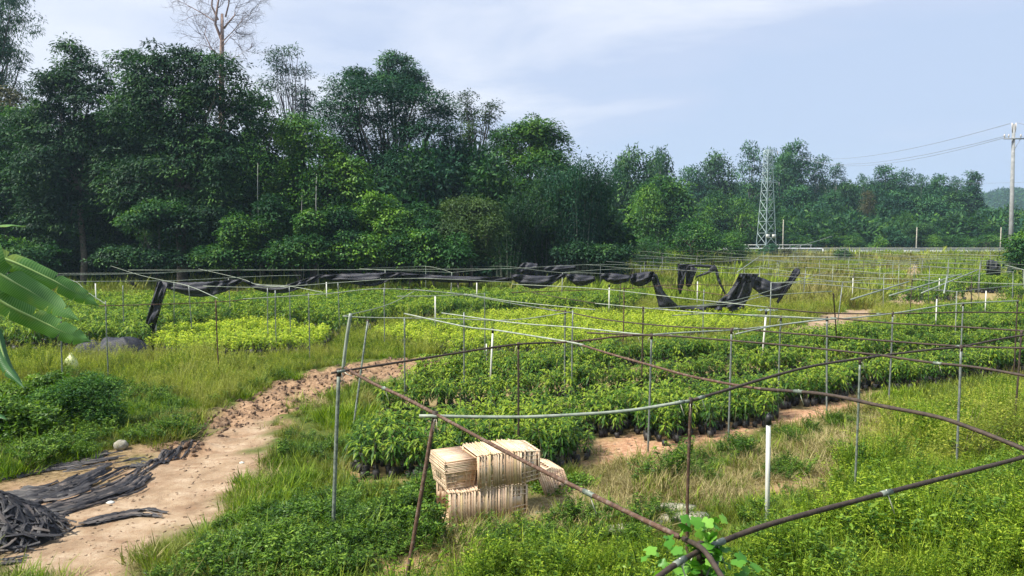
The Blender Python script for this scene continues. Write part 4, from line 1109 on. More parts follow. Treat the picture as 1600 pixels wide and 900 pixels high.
# ------------------------------------------------------------------ the frames: posts and bowed pipes
ZF = 2.2
g5 = np.random.default_rng(51)
def pipe_path(px, z=ZF, zlo=1.95, zhi=2.6):
    a = P(*px[0], z); b = P(*px[-1], z); ab = (b - a)[:2]; nrm2 = np.array((-ab[1], ab[0])) / (np.linalg.norm(ab) + 1e-9)
    out_ = [a]
    for q in px[1:-1]:
        d = ray(*q); den = d[0] * nrm2[0] + d[1] * nrm2[1]
        if abs(den) < .12: zz = z
        else:
            t = (a[0] * nrm2[0] + a[1] * nrm2[1]) / den; zz = float(np.clip(CAM_H + d[2] * t, zlo, zhi))
        out_.append(P(*q, zz))
    return np.array(out_ + [b])
def dense(p, n=5):
    """a smooth curve through the points"""
    if len(p) < 3: return np.array([p[0] + (p[-1] - p[0]) * t for t in np.linspace(0, 1, n)])
    o = []
    q = np.vstack([2 * p[0] - p[1], p, 2 * p[-1] - p[-2]])
    for i in range(1, len(q) - 2):
        for t in np.linspace(0, 1, n, endpoint=False):
            o.append(.5 * (2 * q[i] + (q[i + 1] - q[i - 1]) * t + (2 * q[i - 1] - 5 * q[i] + 4 * q[i + 1] - q[i + 2]) * t * t + (3 * q[i] - q[i - 1] - 3 * q[i + 1] + q[i + 2]) * t ** 3))
    return np.array(o + [p[-1]])
def pipe(px, r, mat, label, group=None, z=ZF, joint=None, k=7):
    p = dense(pipe_path(px, z)); g = Geo(); org = p[len(p) // 2].copy()
    g.tube(p - org, r * np.clip(1 + .06 * np.sin(np.arange(len(p)) * 1.9), .9, 1.1), k)
    o = g.build('frame_pipe', M[mat], smooth_=True); o.location = org
    tag(o, label, 'pipe', group)
    if joint:
        for t in joint:
            i = min(int(t * (len(p) - 1)), len(p) - 2); a = p[i] - org; d = nrm(p[i + 1] - p[i])
            s = Geo(); s.tube([a - d * .06, a + d * .06], r * 1.2, k); s.build('sleeve', M['greenpipe'], o, True)
            w_ = Geo(); w_.tube([a + [0, 0, r * 1.4], a + [.02, -.02, -.05], a + [.05, -.03, -.14]], .004, 4); w_.build('tie_wire', M['tie'], o)
    return o
GP = 'pipes of the near frame'
pipe([(539, 575), (585, 600), (625, 618), (677, 645)], .020, 'rust', 'rusty pipe from the dark corner post down to the bent rusty post', GP, joint=[.5])
pipe([(677, 645), (800, 711), (920, 771), (1062, 839)], .017, 'rust', 'long rusty pipe crossing in front of the stacked crates', GP, joint=[.72])
pipe([(1100, 857), (1200, 820), (1362, 776), (1462, 750), (1600, 714), (1680, 690)], .0175, 'darkpipe', 'thick dark pipe from the vine covered joint to the right edge', GP, joint=[.45, .05])
pipe([(1068, 842), (1098, 858), (1128, 902), (1170, 970)], .016, 'darkpipe', 'short dark pipe leaving the vine covered joint at its lower right', GP)
pipe([(1098, 858), (1062, 878), (1028, 902), (950, 965)], .016, 'darkpipe', 'short dark pipe leaving the vine covered joint at its lower left', GP, joint=[.35])
pipe([(518, 583), (560, 576), (650, 562), (800, 539), (875, 535)], .017, 'darkpipe', 'dark pipe running back from the corner post over the dirt track', GP, joint=[.1])
pipe([(868, 536), (925, 531), (965, 526), (1017, 523)], .017, 'rust', 'rusty pipe in the middle ending on the grey post', GP, joint=[.9])
pipe([(1017, 523), (1080, 519), (1140, 516), (1200, 510), (1292, 498)], .016, 'lightpipe', 'pale pipe between two grey posts before the lime bed', GP)
pipe([(655, 650), (800, 652), (900, 648), (987, 641), (1080, 626)], .018, 'lightpipe', 'pale sagging pipe above the front seedling row', GP, joint=[.97])
pipe([(1080, 626), (1150, 605), (1200, 590), (1275, 571), (1375, 556)], .018, 'darkpipe', 'dark pipe rising from the rust brown post over the bed', GP, joint=[.05])
pipe([(1375, 556), (1450, 547), (1500, 542), (1562, 530), (1640, 517)], .018, 'darkpipe', 'dark pipe rising to the right edge over the big bed', GP, joint=[.5])
pipe([(632, 490), (725, 510), (775, 516), (875, 532), (912, 539)], .016, 'lightpipe', 'pale pipe descending towards the middle of the big bed', GP)
pipe([(895, 535), (960, 555), (1017, 571), (1075, 587), (1150, 602), (1200, 609)], .018, 'rust', 'rusty pipe slanting across the middle of the big bed', GP, joint=[.05])
pipe([(1190, 608), (1287, 616), (1375, 634), (1462, 651), (1525, 672), (1600, 702), (1660, 728)], .020, 'darkpipe', 'dark bowed pipe falling to the right edge in front of the bed', GP, joint=[.1])
pipe([(690, 489), (800, 504), (900, 512), (1017, 524), (1050, 524)], .014, 'lightpipe', 'pale pipe above the edge of the lime bed', GP)
pipe([(917, 520), (1017, 524), (1050, 525), (1200, 537), (1300, 547), (1375, 555)], .016, 'darkpipe', 'dark pipe crossing the back of the big bed', GP)
pipe([(1375, 555), (1450, 566), (1525, 574), (1600, 587), (1650, 597)], .019, 'darkpipe', 'dark pipe continuing to the right edge below the crossing', GP, joint=[.3])
pipe([(807, 476), (882, 487), (950, 500), (1050, 510), (1142, 514)], .015, 'darkpipe', 'dark pipe over the lime bed', GP)
pipe([(1142, 513), (1200, 518), (1375, 532), (1500, 541), (1600, 544), (1650, 546)], .017, 'darkpipe', 'long dark pipe over the back rows to the right edge', GP, joint=[.05, .6])
pipe([(1302, 497), (1395, 505), (1505, 511), (1600, 517), (1650, 520)], .017, 'darkpipe', 'upper dark pipe over the back rows at the right', GP, joint=[.02])
pipe([(1200, 481), (1287, 489), (1395, 490), (1505, 488), (1650, 489)], .017, 'darkpipe', 'level dark pipe behind the big bed at the right', GP, joint=[.45])
pipe([(1292, 499), (1340, 496), (1400, 489), (1450, 481), (1505, 474), (1592, 470)], .016, 'lightpipe', 'pale pipe kinked upwards to the tall post at the right', GP)
pipe([(1150, 522), (1200, 511), (1250, 504), (1292, 499)], .015, 'lightpipe', 'short pale pipe left of the post beside the far path', GP)
GP2 = 'pale pipes of the left and middle frames'
for px, mt, lb in [
    ([(1050, 493), (1120, 490), (1200, 495), (1287, 498)], 'greenpipe', 'thin green grey pipe just over the lime bed end'),
    ([(930, 474), (1005, 481), (1120, 490), (1200, 493), (1290, 498)], 'lightpipe', 'pale pipe passing under the fallen shade net'),
    ([(800, 444), (932, 451), (1050, 464), (1200, 480)], 'lightpipe', 'pale pipe slanting under the hanging black rags'),
    ([(800, 457), (860, 455), (975, 451), (1055, 445), (1150, 446)], 'rust', 'rusty level pipe behind the lime bed'),
    ([(832, 457), (880, 466), (932, 474)], 'darkpipe', 'short dark pipe left of the pale one under the net'),
    ([(1037, 449), (1080, 454), (1137, 462)], 'rust', 'short rusty pipe inside the loop of fallen net'),
    ([(1090, 478), (1150, 474), (1200, 462), (1300, 455)], 'lightpipe', 'pale pipe crossing the fallen net at its lowest point'),
    ([(1020, 482), (1100, 476), (1180, 461), (1290, 425)], 'lightpipe', 'slanted pale pipe rising right through the fallen net'),
    ([(400, 445), (450, 447), (505, 457)], 'lightpipe', 'short pale pipe slanting down to a white post on the left'),
    ([(380, 467), (400, 466), (510, 459), (600, 451), (725, 459)], 'lightpipe', 'pale bowed pipe over the left seedling bed'),
    ([(725, 459), (800, 471), (930, 484)], 'lightpipe', 'pale pipe going right from the bowed one'),
    ([(317, 447), (400, 449), (470, 446), (537, 441), (650, 435), (800, 441)], 'lightpipe', 'long pale pipe in front of the dark net'),
    ([(200, 422), (400, 422), (625, 421), (800, 420)], 'lightpipe', 'thin pale pipe level behind the dark net'),
    ([(536, 494), (590, 481), (620, 470), (647, 455)], 'lightpipe', 'curved pale pipe ending at the top of the bent white pipe'),
    ([(535, 494), (575, 496), (700, 498), (800, 500), (895, 487)], 'lightpipe', 'thin pale pipe across the open grass'),
    ([(620, 463), (690, 462), (757, 459)], 'lightpipe', 'short pale pipe in the middle of the left bed'),
    ([(647, 452), (720, 460), (800, 474), (870, 486)], 'greenpipe', 'green grey pipe slanting towards the lime bed'),
    ([(60, 431), (87, 430), (200, 428), (300, 424), (400, 421)], 'lightpipe', 'farthest pale pipe on the left below the trees'),
    ([(107, 440), (240, 439), (285, 438), (400, 432), (470, 430)], 'lightpipe', 'second pale pipe on the left below the trees'),
    ([(172, 415), (212, 428), (250, 437), (295, 447), (340, 466)], 'lightpipe', 'pale pipe slanting down behind the hanging net'),
    ([(310, 420), (375, 435), (400, 444), (450, 449)], 'lightpipe', 'second slanting pale pipe over the left net'),
    ([(90, 432), (118, 440), (135, 455), (165, 475)], 'greenpipe', 'curved pipe bending down behind the banana leaf tips'),
    ([(155, 478), (230, 476), (337, 472), (400, 466)], 'rust', 'thin rusty pipe across the left bed'),
    ([(0, 428), (150, 427), (260, 427)], 'greenpipe', 'far thin pipe behind the banana plant'),
]: pipe(px, .0125, mt, lb, GP2, k=5)

def post(px, mat, label, r=.02, base=None, z=ZF, group='posts of the near frame', tie=True, name='frame_post', cat='post', k=7):
    t = P(*px, z)
    if base: b = P(*base, 0)
    else: b = np.array((t[0] + g5.normal(0, .03), t[1] + g5.normal(0, .03), 0))
    b[2] = float(hz(b[:1], b[1:2])[0]) - .1
    g = Geo(); m = (t + b) / 2 + [g5.normal(0, .008), g5.normal(0, .008), 0]
    g.tube(dense(np.array([b, m, t + [0, 0, .03]]), 4) - b, r, k)
    o = g.build(name, M[mat], smooth_=True); o.location = b; tag(o, label, cat, group)
    if tie:
        q = t - b; s = Geo(); s.tube([q - [0, 0, .07], q + [0, 0, .035]], r * 1.35, k); s.build('pipe_clip', M['darkpipe'], o, True)
        s = Geo()
        for j in range(2):
            a_ = g5.uniform(0, 6.28); s.tube([q - [0, 0, .02], q + [.05 * math.cos(a_), .05 * math.sin(a_), -.05], q + [.08 * math.cos(a_), .08 * math.sin(a_), -.16]], .0035, 3)
        s.build('tie_wire', M['tie'], o)
    return o
post((530, 580), 'greenpipe', 'dark corner post standing at the edge of the weeds', .027, base=(520, 836))
o = post((680, 648), 'rust', 'bent rusty post with green lower half left of the crates', .022, base=(618, 990))
post((575, 502), 'greenpipe', 'leaning grey post beside the muddy track', .022, base=(551, 668))
post((810, 538), 'darkpipe', 'dark post standing in the big bed left of the centre', .018)
post((883, 487), 'greenpipe', 'grey green post at the back of the big bed', .02)
post((1018, 524), 'galv', 'grey post in the big bed at the joint of two pipes', .02)
post((1143, 516), 'galv', 'grey post in the bed right of the joint of two pipes', .02)
post((1079, 626), 'rust', 'rust brown post with grey cap behind the vine covered joint', .018)
post((1292, 497), 'galv', 'grey post beside the far dirt path', .021)
post((1344, 562), 'greenpipe', 'thin grey post on the dry grass by the right weeds', .017)
post((1395, 490), 'galv', 'grey post behind the crossing of two dark pipes', .02)
post((1505, 474), 'galv', 'tall grey post at the right in line with the crossing', .02)
post((1502, 542), 'galv', 'grey post standing in the weeds near the right edge', .02)
post((1096, 857), 'darkpipe', 'dark post wrapped in the bright green creeper', .022)
post((1596, 520), 'darkpipe', 'dark post close to the right edge over the bed', .018)
post((1302, 460), 'darkpipe', 'slightly leaning dark post beside the far path', .022, base=(1308, 545), tie=False)
post((1590, 470), 'darkpipe', 'dark post near the right edge behind the bed', .02)
post((1005, 481), 'darkpipe', 'dark post in the lime bed', .02)
post((975, 451), 'rust', 'rusty post behind the lime bed', .022)
post((1220, 496), 'greenpipe', 'green grey post in the grass at the end of the lime bed', .02)
for px, py, lb in [(295, 447, 'grey post under the left net'), (337, 470, 'reddish post in the left lime bed'), (482, 459, 'thin dark post in the middle of the left bed'), (600, 451, 'thin grey post behind the open grass'),
                   (632, 498, 'dark leaning post right of the bent white pipe'), (757, 459, 'thin post left of the lime bed'), (725, 490, 'thin grey post at the front edge of the lime bed'),
                   (192, 447, 'thin post just left of the hanging net'), (272, 441, 'thin post behind the hanging net'), (357, 436, 'thin pale post under the second swag of net'), (95, 478, 'dark rod behind the banana leaf tips'),
                   (165, 472, 'dark rod beside the black netting mound'), (418, 451, 'pale post below the second swag of net'), (452, 448, 'pale post right of the second swag of net'), (528, 442, 'grey post under the third swag of net'),
                   (430, 455, 'grey post where two pale pipes part'), (895, 487, 'grey post at the left end of the lime bed'), (1100, 454, 'thin grey post inside the loop of fallen net')]:
    post((px, py), 'galv' if 'grey' in lb or 'pale' in lb else 'rust' if 'red' in lb else 'greenpipe', lb, .019, group='thin posts of the left and middle frames', tie=False, k=5)
# white bent pipe standing on the corner post
def bent():
    y = 10.2; a = PD(536, 577, y); b = PD(539, 550, y); c = PD(543, 520, y); d = PD(548, 490, y)
    g = Geo(); g.tube(dense(np.array([a, b, c, d])) - a, .024, 8); o = g.build('bent_pipe', M['lightpipe'], smooth_=True); o.location = a
    s = Geo(); s.tube([(0, 0, -.02), (.05, -.02, -.06), (.13, -.03, -.09)], .007, 4); s.build('tie_wire', M['tie'], o)
    tag(o, 'bent white pipe standing on top of the dark corner post', 'pipe')
bent()
# white sprinkler risers with dark caps
def riser(top, label, zt=1.7, r=.024, base=None, y=None, cap=True):
    t = P(*top, zt); b = t.copy(); b[2] = float(hz(t[:1], t[1:2])[0]) - .05
    g = Geo(); lean = float(np.clip((base[0] - top[0]) / FOC * t[1], -.3, .3)) if base else 0.0
    root = empty('sprinkler_riser', (b[0] + lean, b[1], b[2])); H = t[2] - b[2]
    g.tube([(0, 0, 0), (-lean * .5, .004, H * .5), (-lean, 0, H - .1)], r, 10); g.build('pipe', M['pvc'], root, True)
    if cap:
        c = Geo(); c.tube([(-lean, 0, H - .12), (-lean, 0, H - .02), (-lean, 0, H + .01)], [r * 1.3, r * 1.3, r * .8], 10); c.build('cap', M['cap'], root, True)
        n_ = Geo(); n_.tube([(-lean, 0, H), (-lean, 0, H + .035)], .008, 6); n_.build('nozzle', M['cap'], root)
    tag(root, label, 'pipe', 'white sprinkler risers')
riser((1201, 649), 'white pipe with a black cap standing on the dry grass in front', base=(1203, 852), r=.029)
riser((770, 513), 'white capped pipe in the front rows left of the centre', base=(765, 628))
riser((1197, 486), 'white capped pipe at the right end of the lime bed', base=(1192, 562), r=.028)
riser((952, 445), 'white capped pipe behind the lime bed', r=.03)
riser((1464, 462), 'white capped pipe in the right bed', r=.024)
riser((1333, 431), 'yellowish capped pipe in the field beyond the far path', r=.026)
riser((1541, 451), 'white pipe in the far right bed', r=.023, cap=False)
riser((240, 467), 'leaning white pipe beside the hanging net', base=(243, 552), r=.032)
riser((510, 438), 'white pipe standing at the right part of the left bed', r=.03, cap=False)
riser((680, 458), 'white pipe left of the lime bed', r=.03, cap=False)
riser((149, 440), 'white pipe behind the banana leaf tips', r=.03, cap=False)
riser((745, 437), 'white pipe under the net right of the left bed', r=.03, cap=False)
riser((1468, 432), 'white pipe at the end of the far dirt path', r=.024, cap=False)
riser((1090, 437), 'white pipe under the black rags', r=.03, cap=False)
riser((760, 532), 'short white hooked pipe at the front of the lime bed', zt=.9, r=.018, cap=False)

# the crowded frames further back: a regular field of posts and runs of pipe
def far_frames():
    u = np.array((math.cos(R(29)), math.sin(R(29)))); v = np.array((-u[1], u[0])); o0 = np.array((2.57, 13.7))
    S1, S2 = 4.6, 4.8; nodes = {}
    for i in range(-24, 30):
        for j in range(-24, 30):
            p = o0 + u * i * S1 + v * j * S2 + g5.normal(0, .22, 2)
            if p[1] < 20 or p[1] > 88: continue
            px = 800 + p[0] / p[1] * FOC; lim = 50 if px < 560 else 41 if px < 850 else 36 if px < 1150 else 24
            if px < -60 or px > 1680 or p[1] < lim or (px < 900 and p[1] > 52) or (px < 560 and p[1] > 44): continue
            if p[1] > 80 - .0 * px: continue
            nodes[i, j] = np.array((p[0], p[1], ZF + float(hz(p[:1], p[1:2])[0]) + g5.normal(0, .10)))
    n = 0; proto = None
    pm = ['galv', 'greenpipe', 'lightpipe', 'darkpipe', 'galv']; pr = {}
    for (i, j), p in nodes.items():
        if g5.uniform() < .12: continue
        m = pm[g5.integers(0, 5)]
        if m not in pr:
            g = Geo(); g.tube([(0, 0, -2.35), (0, 0, -1.1), (.01, 0, .02)], .022, 5); o = g.build('frame_post', M[m], smooth_=True); pr[m] = o
        else: o = pr[m].copy(); COL.objects.link(o)
        o.location = p; o.rotation_euler = (float(g5.normal(0, .03)), float(g5.normal(0, .03)), 0); n += 1
        tag(o, {'galv': 'grey', 'greenpipe': 'green grey', 'lightpipe': 'pale', 'darkpipe': 'dark'}[m] + ' thin post among the crowded far frames', 'post', 'thin posts of the far frames')
    c = 0
    for di, dj in ((1, 0), (0, 1)):
        used = set()
        for (i, j) in sorted(nodes):
            if (i, j) in used: continue
            run = [(i, j)]
            while (run[-1][0] + di, run[-1][1] + dj) in nodes and len(run) < 5: run.append((run[-1][0] + di, run[-1][1] + dj))
            for r_ in run[:-1]: used.add(r_)
            if len(run) < 2: continue
            pts = []
            for a, b in zip(run[:-1], run[1:]):
                A, B = nodes[a], nodes[b]; bow = g5.uniform(-.03, .07)
                for t in (0, .25, .5, .75): pts.append(A + (B - A) * t + [0, 0, bow * 4 * t * (1 - t)])
            pts.append(nodes[run[-1]]); pts = np.array(pts); m = pm[g5.integers(0, 5)] if di else pm[g5.integers(0, 3)]
            g = Geo(); g.tube(pts - pts[0], .0115, 4, False); o = g.build('frame_pipe', M[m], smooth_=True); o.location = pts[0]; c += 1
            tag(o, {'galv': 'grey', 'greenpipe': 'green grey', 'lightpipe': 'pale', 'darkpipe': 'dark'}[m] + ' thin pipe among the crowded far frames', 'pipe', 'thin pipes of the far frames')
    print('far posts', n, 'far pipes', c)
far_frames()
for a, b, lb in [((1390, 462), (1502, 428), 'slanted pale pipe over the far dirt path'), ((1440, 458), (1527, 422), 'slanted pale pipe left of the black sheet'), ((1570, 414), (1640, 432), 'pale pipe slanting from the black sheet to the right edge'),
                 ((1152, 425), (1188, 400), 'slanted pale pipe just below the pylon'), ((1475, 458), (1480, 430), 'crooked pale stick beside the blue drums'), ((1190, 400), (1330, 402), 'pale level pipe below the far road'),
                 ((1330, 468), (1420, 440), 'pale pipe slanting over the grass beyond the far path')]:
    pipe([a, ((a[0] + b[0]) / 2, (a[1] + b[1]) / 2), b], .028, 'lightpipe', lb, None, k=5)

# ------------------------------------------------------------------ torn black shade nets
def net(name, top, bot, label, z=ZF, rows=9, sub=8, fold=.10, yoff=0.0, mat='net', cat='shade net', dist=None, freq=6.0, group='torn black shade nets'):
    """cloth between an upper and a lower edge; the upper edge hangs on the pipes"""
    def pts(l, n):
        l = np.array(l, float); s = np.concatenate(([0], np.cumsum(np.hypot(*np.diff(l, axis=0).T)))); t = np.linspace(0, s[-1], n)
        q = np.vstack([2 * l[0] - l[1], l, 2 * l[-1] - l[-2]]); o = []
        for tt in t:
            i = min(int(np.searchsorted(s, tt, side='right')) - 1, len(l) - 2); u = (tt - s[i]) / max(s[i + 1] - s[i], 1e-6)
            a, b, c, d = q[i], q[i + 1], q[i + 2], q[i + 3]
            o.append(.5 * (2 * b + (c - a) * u + (2 * a - 5 * b + 4 * c - d) * u * u + (3 * b - a - 3 * c + d) * u ** 3))
        return np.array(o)
    n = sub * max(len(top), len(bot)); T = pts(top, n); B = pts(bot, n); B[:, 1] += (4.0 * np.sin(np.linspace(.25, 2.9, n)) if name == 'shade_net' and dist and dist < 37 else 0); G_ = np.zeros((n, rows, 3))
    for i in range(n):
        if dist: y = dist + yoff
        else: y = P(T[i][0], T[i][1], z)[1]
        for j in range(rows):
            t = j / (rows - 1); q = T[i] * (1 - t) + B[i] * t
            w_ = math.sin(math.pi * min(t * 1.2, 1))
            dy = fold * (math.sin(i * .55 + t * freq + math.sin(i * .21) * 3) + .6 * math.sin(i * .17 + t * freq * 2.3)) * (.3 + w_)
            G_[i, j] = PD(q[0] + g5.normal(0, .12), q[1] + (g5.normal(0, .25) if j in (0, rows - 1) else 0), y + dy)
    if not dist: 
        ys = G_[:, :, 1]
    org = G_[n // 2, 0].copy(); g = Geo(); g.grid(G_ - org); o = g.build(name, M[mat], smooth_=True); o.location = org
    md = o.modifiers.new('cloth_thickness', 'SOLIDIFY'); md.thickness = .012
    tag(o, label, cat, group); return o
D1 = 31.0
net('shade_net', [(248, 438), (262, 441), (300, 441), (340, 439), (378, 436)], [(252, 446), (275, 453), (305, 460), (345, 455), (378, 440)], 'first swag of black net beside the hanging tail', dist=31)
net('hanging_net', [(246, 440), (258, 440), (262, 446)], [(218, 534), (228, 536), (236, 532)], 'narrow black net hanging to the ground at the left end', dist=27.6, fold=.16, rows=16, sub=9)
net('shade_net', [(376, 436), (400, 443), (440, 446), (470, 438), (498, 430)], [(380, 439), (405, 451), (440, 454), (475, 446), (500, 433)], 'second swag of black net with pale folds', dist=32)
net('shade_net', [(498, 430), (540, 428), (600, 426), (628, 426)], [(502, 434), (545, 439), (585, 443), (626, 430)], 'third swag of black net over the left bed', dist=33)
net('shade_net', [(625, 426), (680, 430), (740, 432), (800, 434)], [(628, 430), (690, 437), (750, 438), (800, 438)], 'long thin band of black net in the middle', dist=34)
net('shade_net', [(798, 428), (830, 430), (855, 431), (882, 428)], [(800, 436), (825, 446), (850, 446), (880, 432)], 'black net swag left of the two small ones', dist=35)
net('shade_net', [(882, 428), (905, 429), (930, 432)], [(886, 434), (905, 443), (930, 438)], 'small black net swag in the middle of the row', dist=35.5)
net('shade_net', [(936, 428), (960, 427), (986, 431)], [(940, 434), (960, 440), (982, 438)], 'small flat black net swag right of the middle one', dist=35.5)
net('shade_net', [(984, 430), (1000, 426), (1018, 424), (1024, 428)], [(985, 442), (1000, 444), (1018, 436), (1024, 432)], 'crumpled black net swag above the diving net', dist=36, fold=.2)
net('fallen_net', [(1016, 431), (1022, 450), (1029, 478)], [(1026, 428), (1038, 456), (1060, 478)], 'black net diving down from the row to the ground', dist=36, fold=.12, rows=8, sub=8)
net('fallen_net', [(1028, 477), (1060, 477), (1090, 479), (1120, 476), (1150, 470)], [(1030, 480), (1065, 484), (1100, 488), (1140, 492), (1165, 480)], 'low part of the fallen black net lying in the grass', dist=36.2, fold=.18)
net('fallen_net', [(1118, 474), (1138, 456), (1150, 438), (1156, 427)], [(1158, 485), (1172, 462), (1178, 440), (1186, 428)], 'wide folded band of black net rising to the frame', dist=36.4, fold=.16, rows=16, freq=16)
net('shade_net', [(1176, 429), (1190, 434), (1210, 441), (1230, 438), (1244, 421)], [(1175, 448), (1190, 458), (1208, 462), (1226, 456), (1251, 424)], 'wide black net swag at the right end of the row', dist=36.8, fold=.14)
net('hanging_net', [(1238, 424), (1243, 419), (1251, 421)], [(1213, 472), (1216, 474), (1221, 467)], 'dangling black tail at the right end of the row', dist=36.6, fold=.08)
net('hanging_net', [(1059, 414), (1068, 415), (1074, 416)], [(1059, 452), (1063, 460), (1068, 446)], 'ragged black cloth hanging as a long rag', dist=41, fold=.1)
net('hanging_net', [(1072, 415), (1082, 416), (1090, 420)], [(1071, 446), (1078, 448), (1082, 440)], 'shorter ragged black cloth beside the long rag', dist=41.2, fold=.1)
net('hanging_net', [(1088, 431), (1105, 424), (1112, 416), (1120, 418), (1126, 440), (1134, 458)], [(1088, 434), (1106, 428), (1116, 424), (1118, 426), (1122, 441), (1133, 461)], 'thin black strip looping down right of the rags', dist=40.5, fold=.05, rows=4)
net('shade_net', [(1058, 412), (1085, 413), (1118, 414)], [(1060, 418), (1085, 417), (1118, 419)], 'black strip on the pipe above the rags', dist=41)
net('hanging_net', [(1541, 410), (1547, 405), (1556, 408), (1564, 413)], [(1541, 430), (1548, 432), (1556, 431), (1563, 430)], 'black sheet hung over a frame by the power pole', dist=58, fold=.2, group=None)
net('shade_net', [(815, 411), (824, 410), (840, 412)], [(806, 424), (822, 428), (842, 424)], 'distant black net bunched on a far frame', dist=50, group=None)
net('shade_net', [(850, 416), (880, 414), (900, 415)], [(850, 426), (880, 424), (900, 421)], 'distant dark net behind the swags in the middle', dist=50, group=None)

# mound of black netting on the grass at the left
def mound(name, c, rx, ry, h, mat, label, cat, res=40, rough=.25, sd=3, seedv=0):
    th = np.linspace(0, 2 * np.pi, res); rr = np.linspace(0, 1, res // 2); Rr, T = np.meshgrid(rr, th)
    x = Rr * rx * np.cos(T) * (1 + .18 * np.sin(3 * T + seedv)); y = Rr * ry * np.sin(T) * (1 + .15 * np.sin(2 * T + 1 + seedv))
    z = h * (1 - Rr ** 2.4) * (1 + rough * (fbm(x * sd + 5 + seedv, y * sd, 201) - .5) * 2.2) + .05 * np.abs(fbm(x * sd * 4, y * sd * 4, 203) - .5) * (1 - Rr)
    bz = float(hz(np.array([c[0]]), np.array([c[1]]))[0]); g = Geo(); g.grid(np.stack([x, y, z - .03], -1)); o = g.build(name, M[mat], smooth_=True); o.location = (c[0], c[1], bz)
    tag(o, label, cat); return o
c_ = P(172, 562)
mound('netting_mound', (c_[0] + .1, c_[1] + .4), 1.05, .6, .85, 'net', 'black netting piled in a low mound on the left grass', 'netting', sd=1.5)
c_ = P(125, 560)
mound('netting_mound', (c_[0], c_[1] + .6), .6, .4, .6, 'net', 'smaller black netting bundle left of the low mound', 'netting', seedv=4)

# the heap of old netting at the lower left with its folds
def ribbon(g, path, w_, rg, lift=.03):
    path = np.asarray(path); n = len(path); d = np.gradient(path, axis=0); s = nrm(np.cross(d, [0, 0, 1.]))
    ww = w_ * (.35 + .65 * np.sin(np.linspace(.15, 3.0, n)))[:, None] * (1 + .2 * rg.normal(0, 1, (n, 1)))
    rows = []
    for t, l in ((-1, 0), (-.45, .8), (0, .15), (.5, 1.0), (1, 0)):
        rows.append(path + s * ww * t + np.array([0, 0, 1]) * (lift * l + rg.normal(0, lift * .25, n))[:, None])
    g.grid(np.stack(rows, 1))
def heap():
    rg = np.random.default_rng(61); C0 = P(-35, 838)[:2]; RX, RY, H = 1.1, .8, .60
    def hh(x, y):
        r = np.hypot((x - C0[0]) / RX, (y - C0[1]) / RY); return hz(x, y) + H * np.clip(1 - r ** 1.5, 0, 1) * (.8 + .4 * fbm(x * 2, y * 2, 205))
    root = empty('net_heap', (C0[0], C0[1], float(hz(C0[:1], C0[1:2])[0]))); org = np.array(root.location)
    th = np.linspace(0, 2 * np.pi, 60); rr = np.linspace(0, 1, 26); Rr, T = np.meshgrid(rr, th); x = C0[0] + Rr * RX * np.cos(T); y = C0[1] + Rr * RY * np.sin(T)
    g = Geo(); g.grid(np.stack([x, y, hh(x, y) - .04 - .1 * Rr ** 8], -1) - org); g.build('mass', M['oldnet'], root, True)
    for k, mt in enumerate(('oldnet', 'oldnet2', 'oldnet')):
        g = Geo()
        for i in range((170, 40, 150)[k]):
            a = rg.uniform(0, 6.28); a1 = a + rg.normal(0, .8); r0_, r1_ = rg.uniform(0, .5), rg.uniform(.6, 1.12); t = np.linspace(0, 1, 14)
            r = r0_ + (r1_ - r0_) * t; aa = a + (a1 - a) * t + .15 * np.sin(t * rg.uniform(4, 12) + rg.uniform(0, 6))
            x = C0[0] + r * RX * np.cos(aa); y = C0[1] + r * RY * np.sin(aa); z = hh(x, y) + rg.uniform(.0, .07) + .03 * np.sin(t * 14 + i)
            ribbon(g, np.stack([x, y, z], 1) - org, rg.uniform(.012, .045), rg, .02)
        g.build('folds', M[mt], root, True)
    tag(root, 'heap of weathered black netting at the lower left corner beside the track', 'net heap')
heap()
def strand(px, w_, label, n=14, mt='oldnet', spread=.12, lift=.03):
    rg = g5; p = dense(np.array([P(a, b, 0) for a, b in px]), 8); p = p[:, :2]; root = empty('net_strand', (p[0][0], p[0][1], 0)); org = np.array(root.location); g = Geo(); g2_ = Geo()
    L = len(p)
    for i in range(int(n * 1.5)):
        a = int(rg.uniform(0, .75) * L); b = min(L, a + int(rg.uniform(.2, .55) * L) + 5)
        if b - a < 5: continue
        q = p[a:b] + rg.normal(0, spread, 2) * (.5 + .7 * rg.uniform()) + rg.normal(0, .012, (b - a, 2)).cumsum(0) * .5
        z = hz(q[:, 0], q[:, 1]) + rg.uniform(.005, .05)
        ribbon(g if rg.uniform() < .75 else g2_, np.stack([q[:, 0], q[:, 1], z], 1) - org, w_ * rg.uniform(.12, .75), rg, lift * .6)
    if g.n: g.build('folds', M['oldnet'], root, True)
    if g2_.n: g2_.build('dusty_folds', M['oldnet2'], root, True)
    tag(root, label, 'netting', 'strands of old netting on the track')
strand([(-40, 752), (30, 742), (80, 730), (130, 724), (185, 716)], .06, 'strand of old netting along the upper edge of the bare soil', 18, spread=.2)
strand([(-10, 775), (60, 772), (110, 760), (160, 738)], .08, 'thick dark netting strand running right from the heap', 26, spread=.20, lift=.05)
strand([(10, 800), (80, 795), (140, 778), (195, 762), (222, 744)], .07, 'long netting strand reaching the middle of the track edge', 26, spread=.16, lift=.05)
strand([(200, 745), (235, 728), (262, 712), (300, 692)], .05, 'netting strand lying in the mud at the track edge', 12, spread=.10)
strand([(92, 822), (140, 814), (175, 806), (215, 798), (250, 803)], .06, 'separate flat scrap of netting lying alone on the sand', 12, spread=.07)
strand([(-10, 880), (15, 876), (40, 872)], .04, 'small dark scrap at the bottom left of the track', 7, spread=.05)
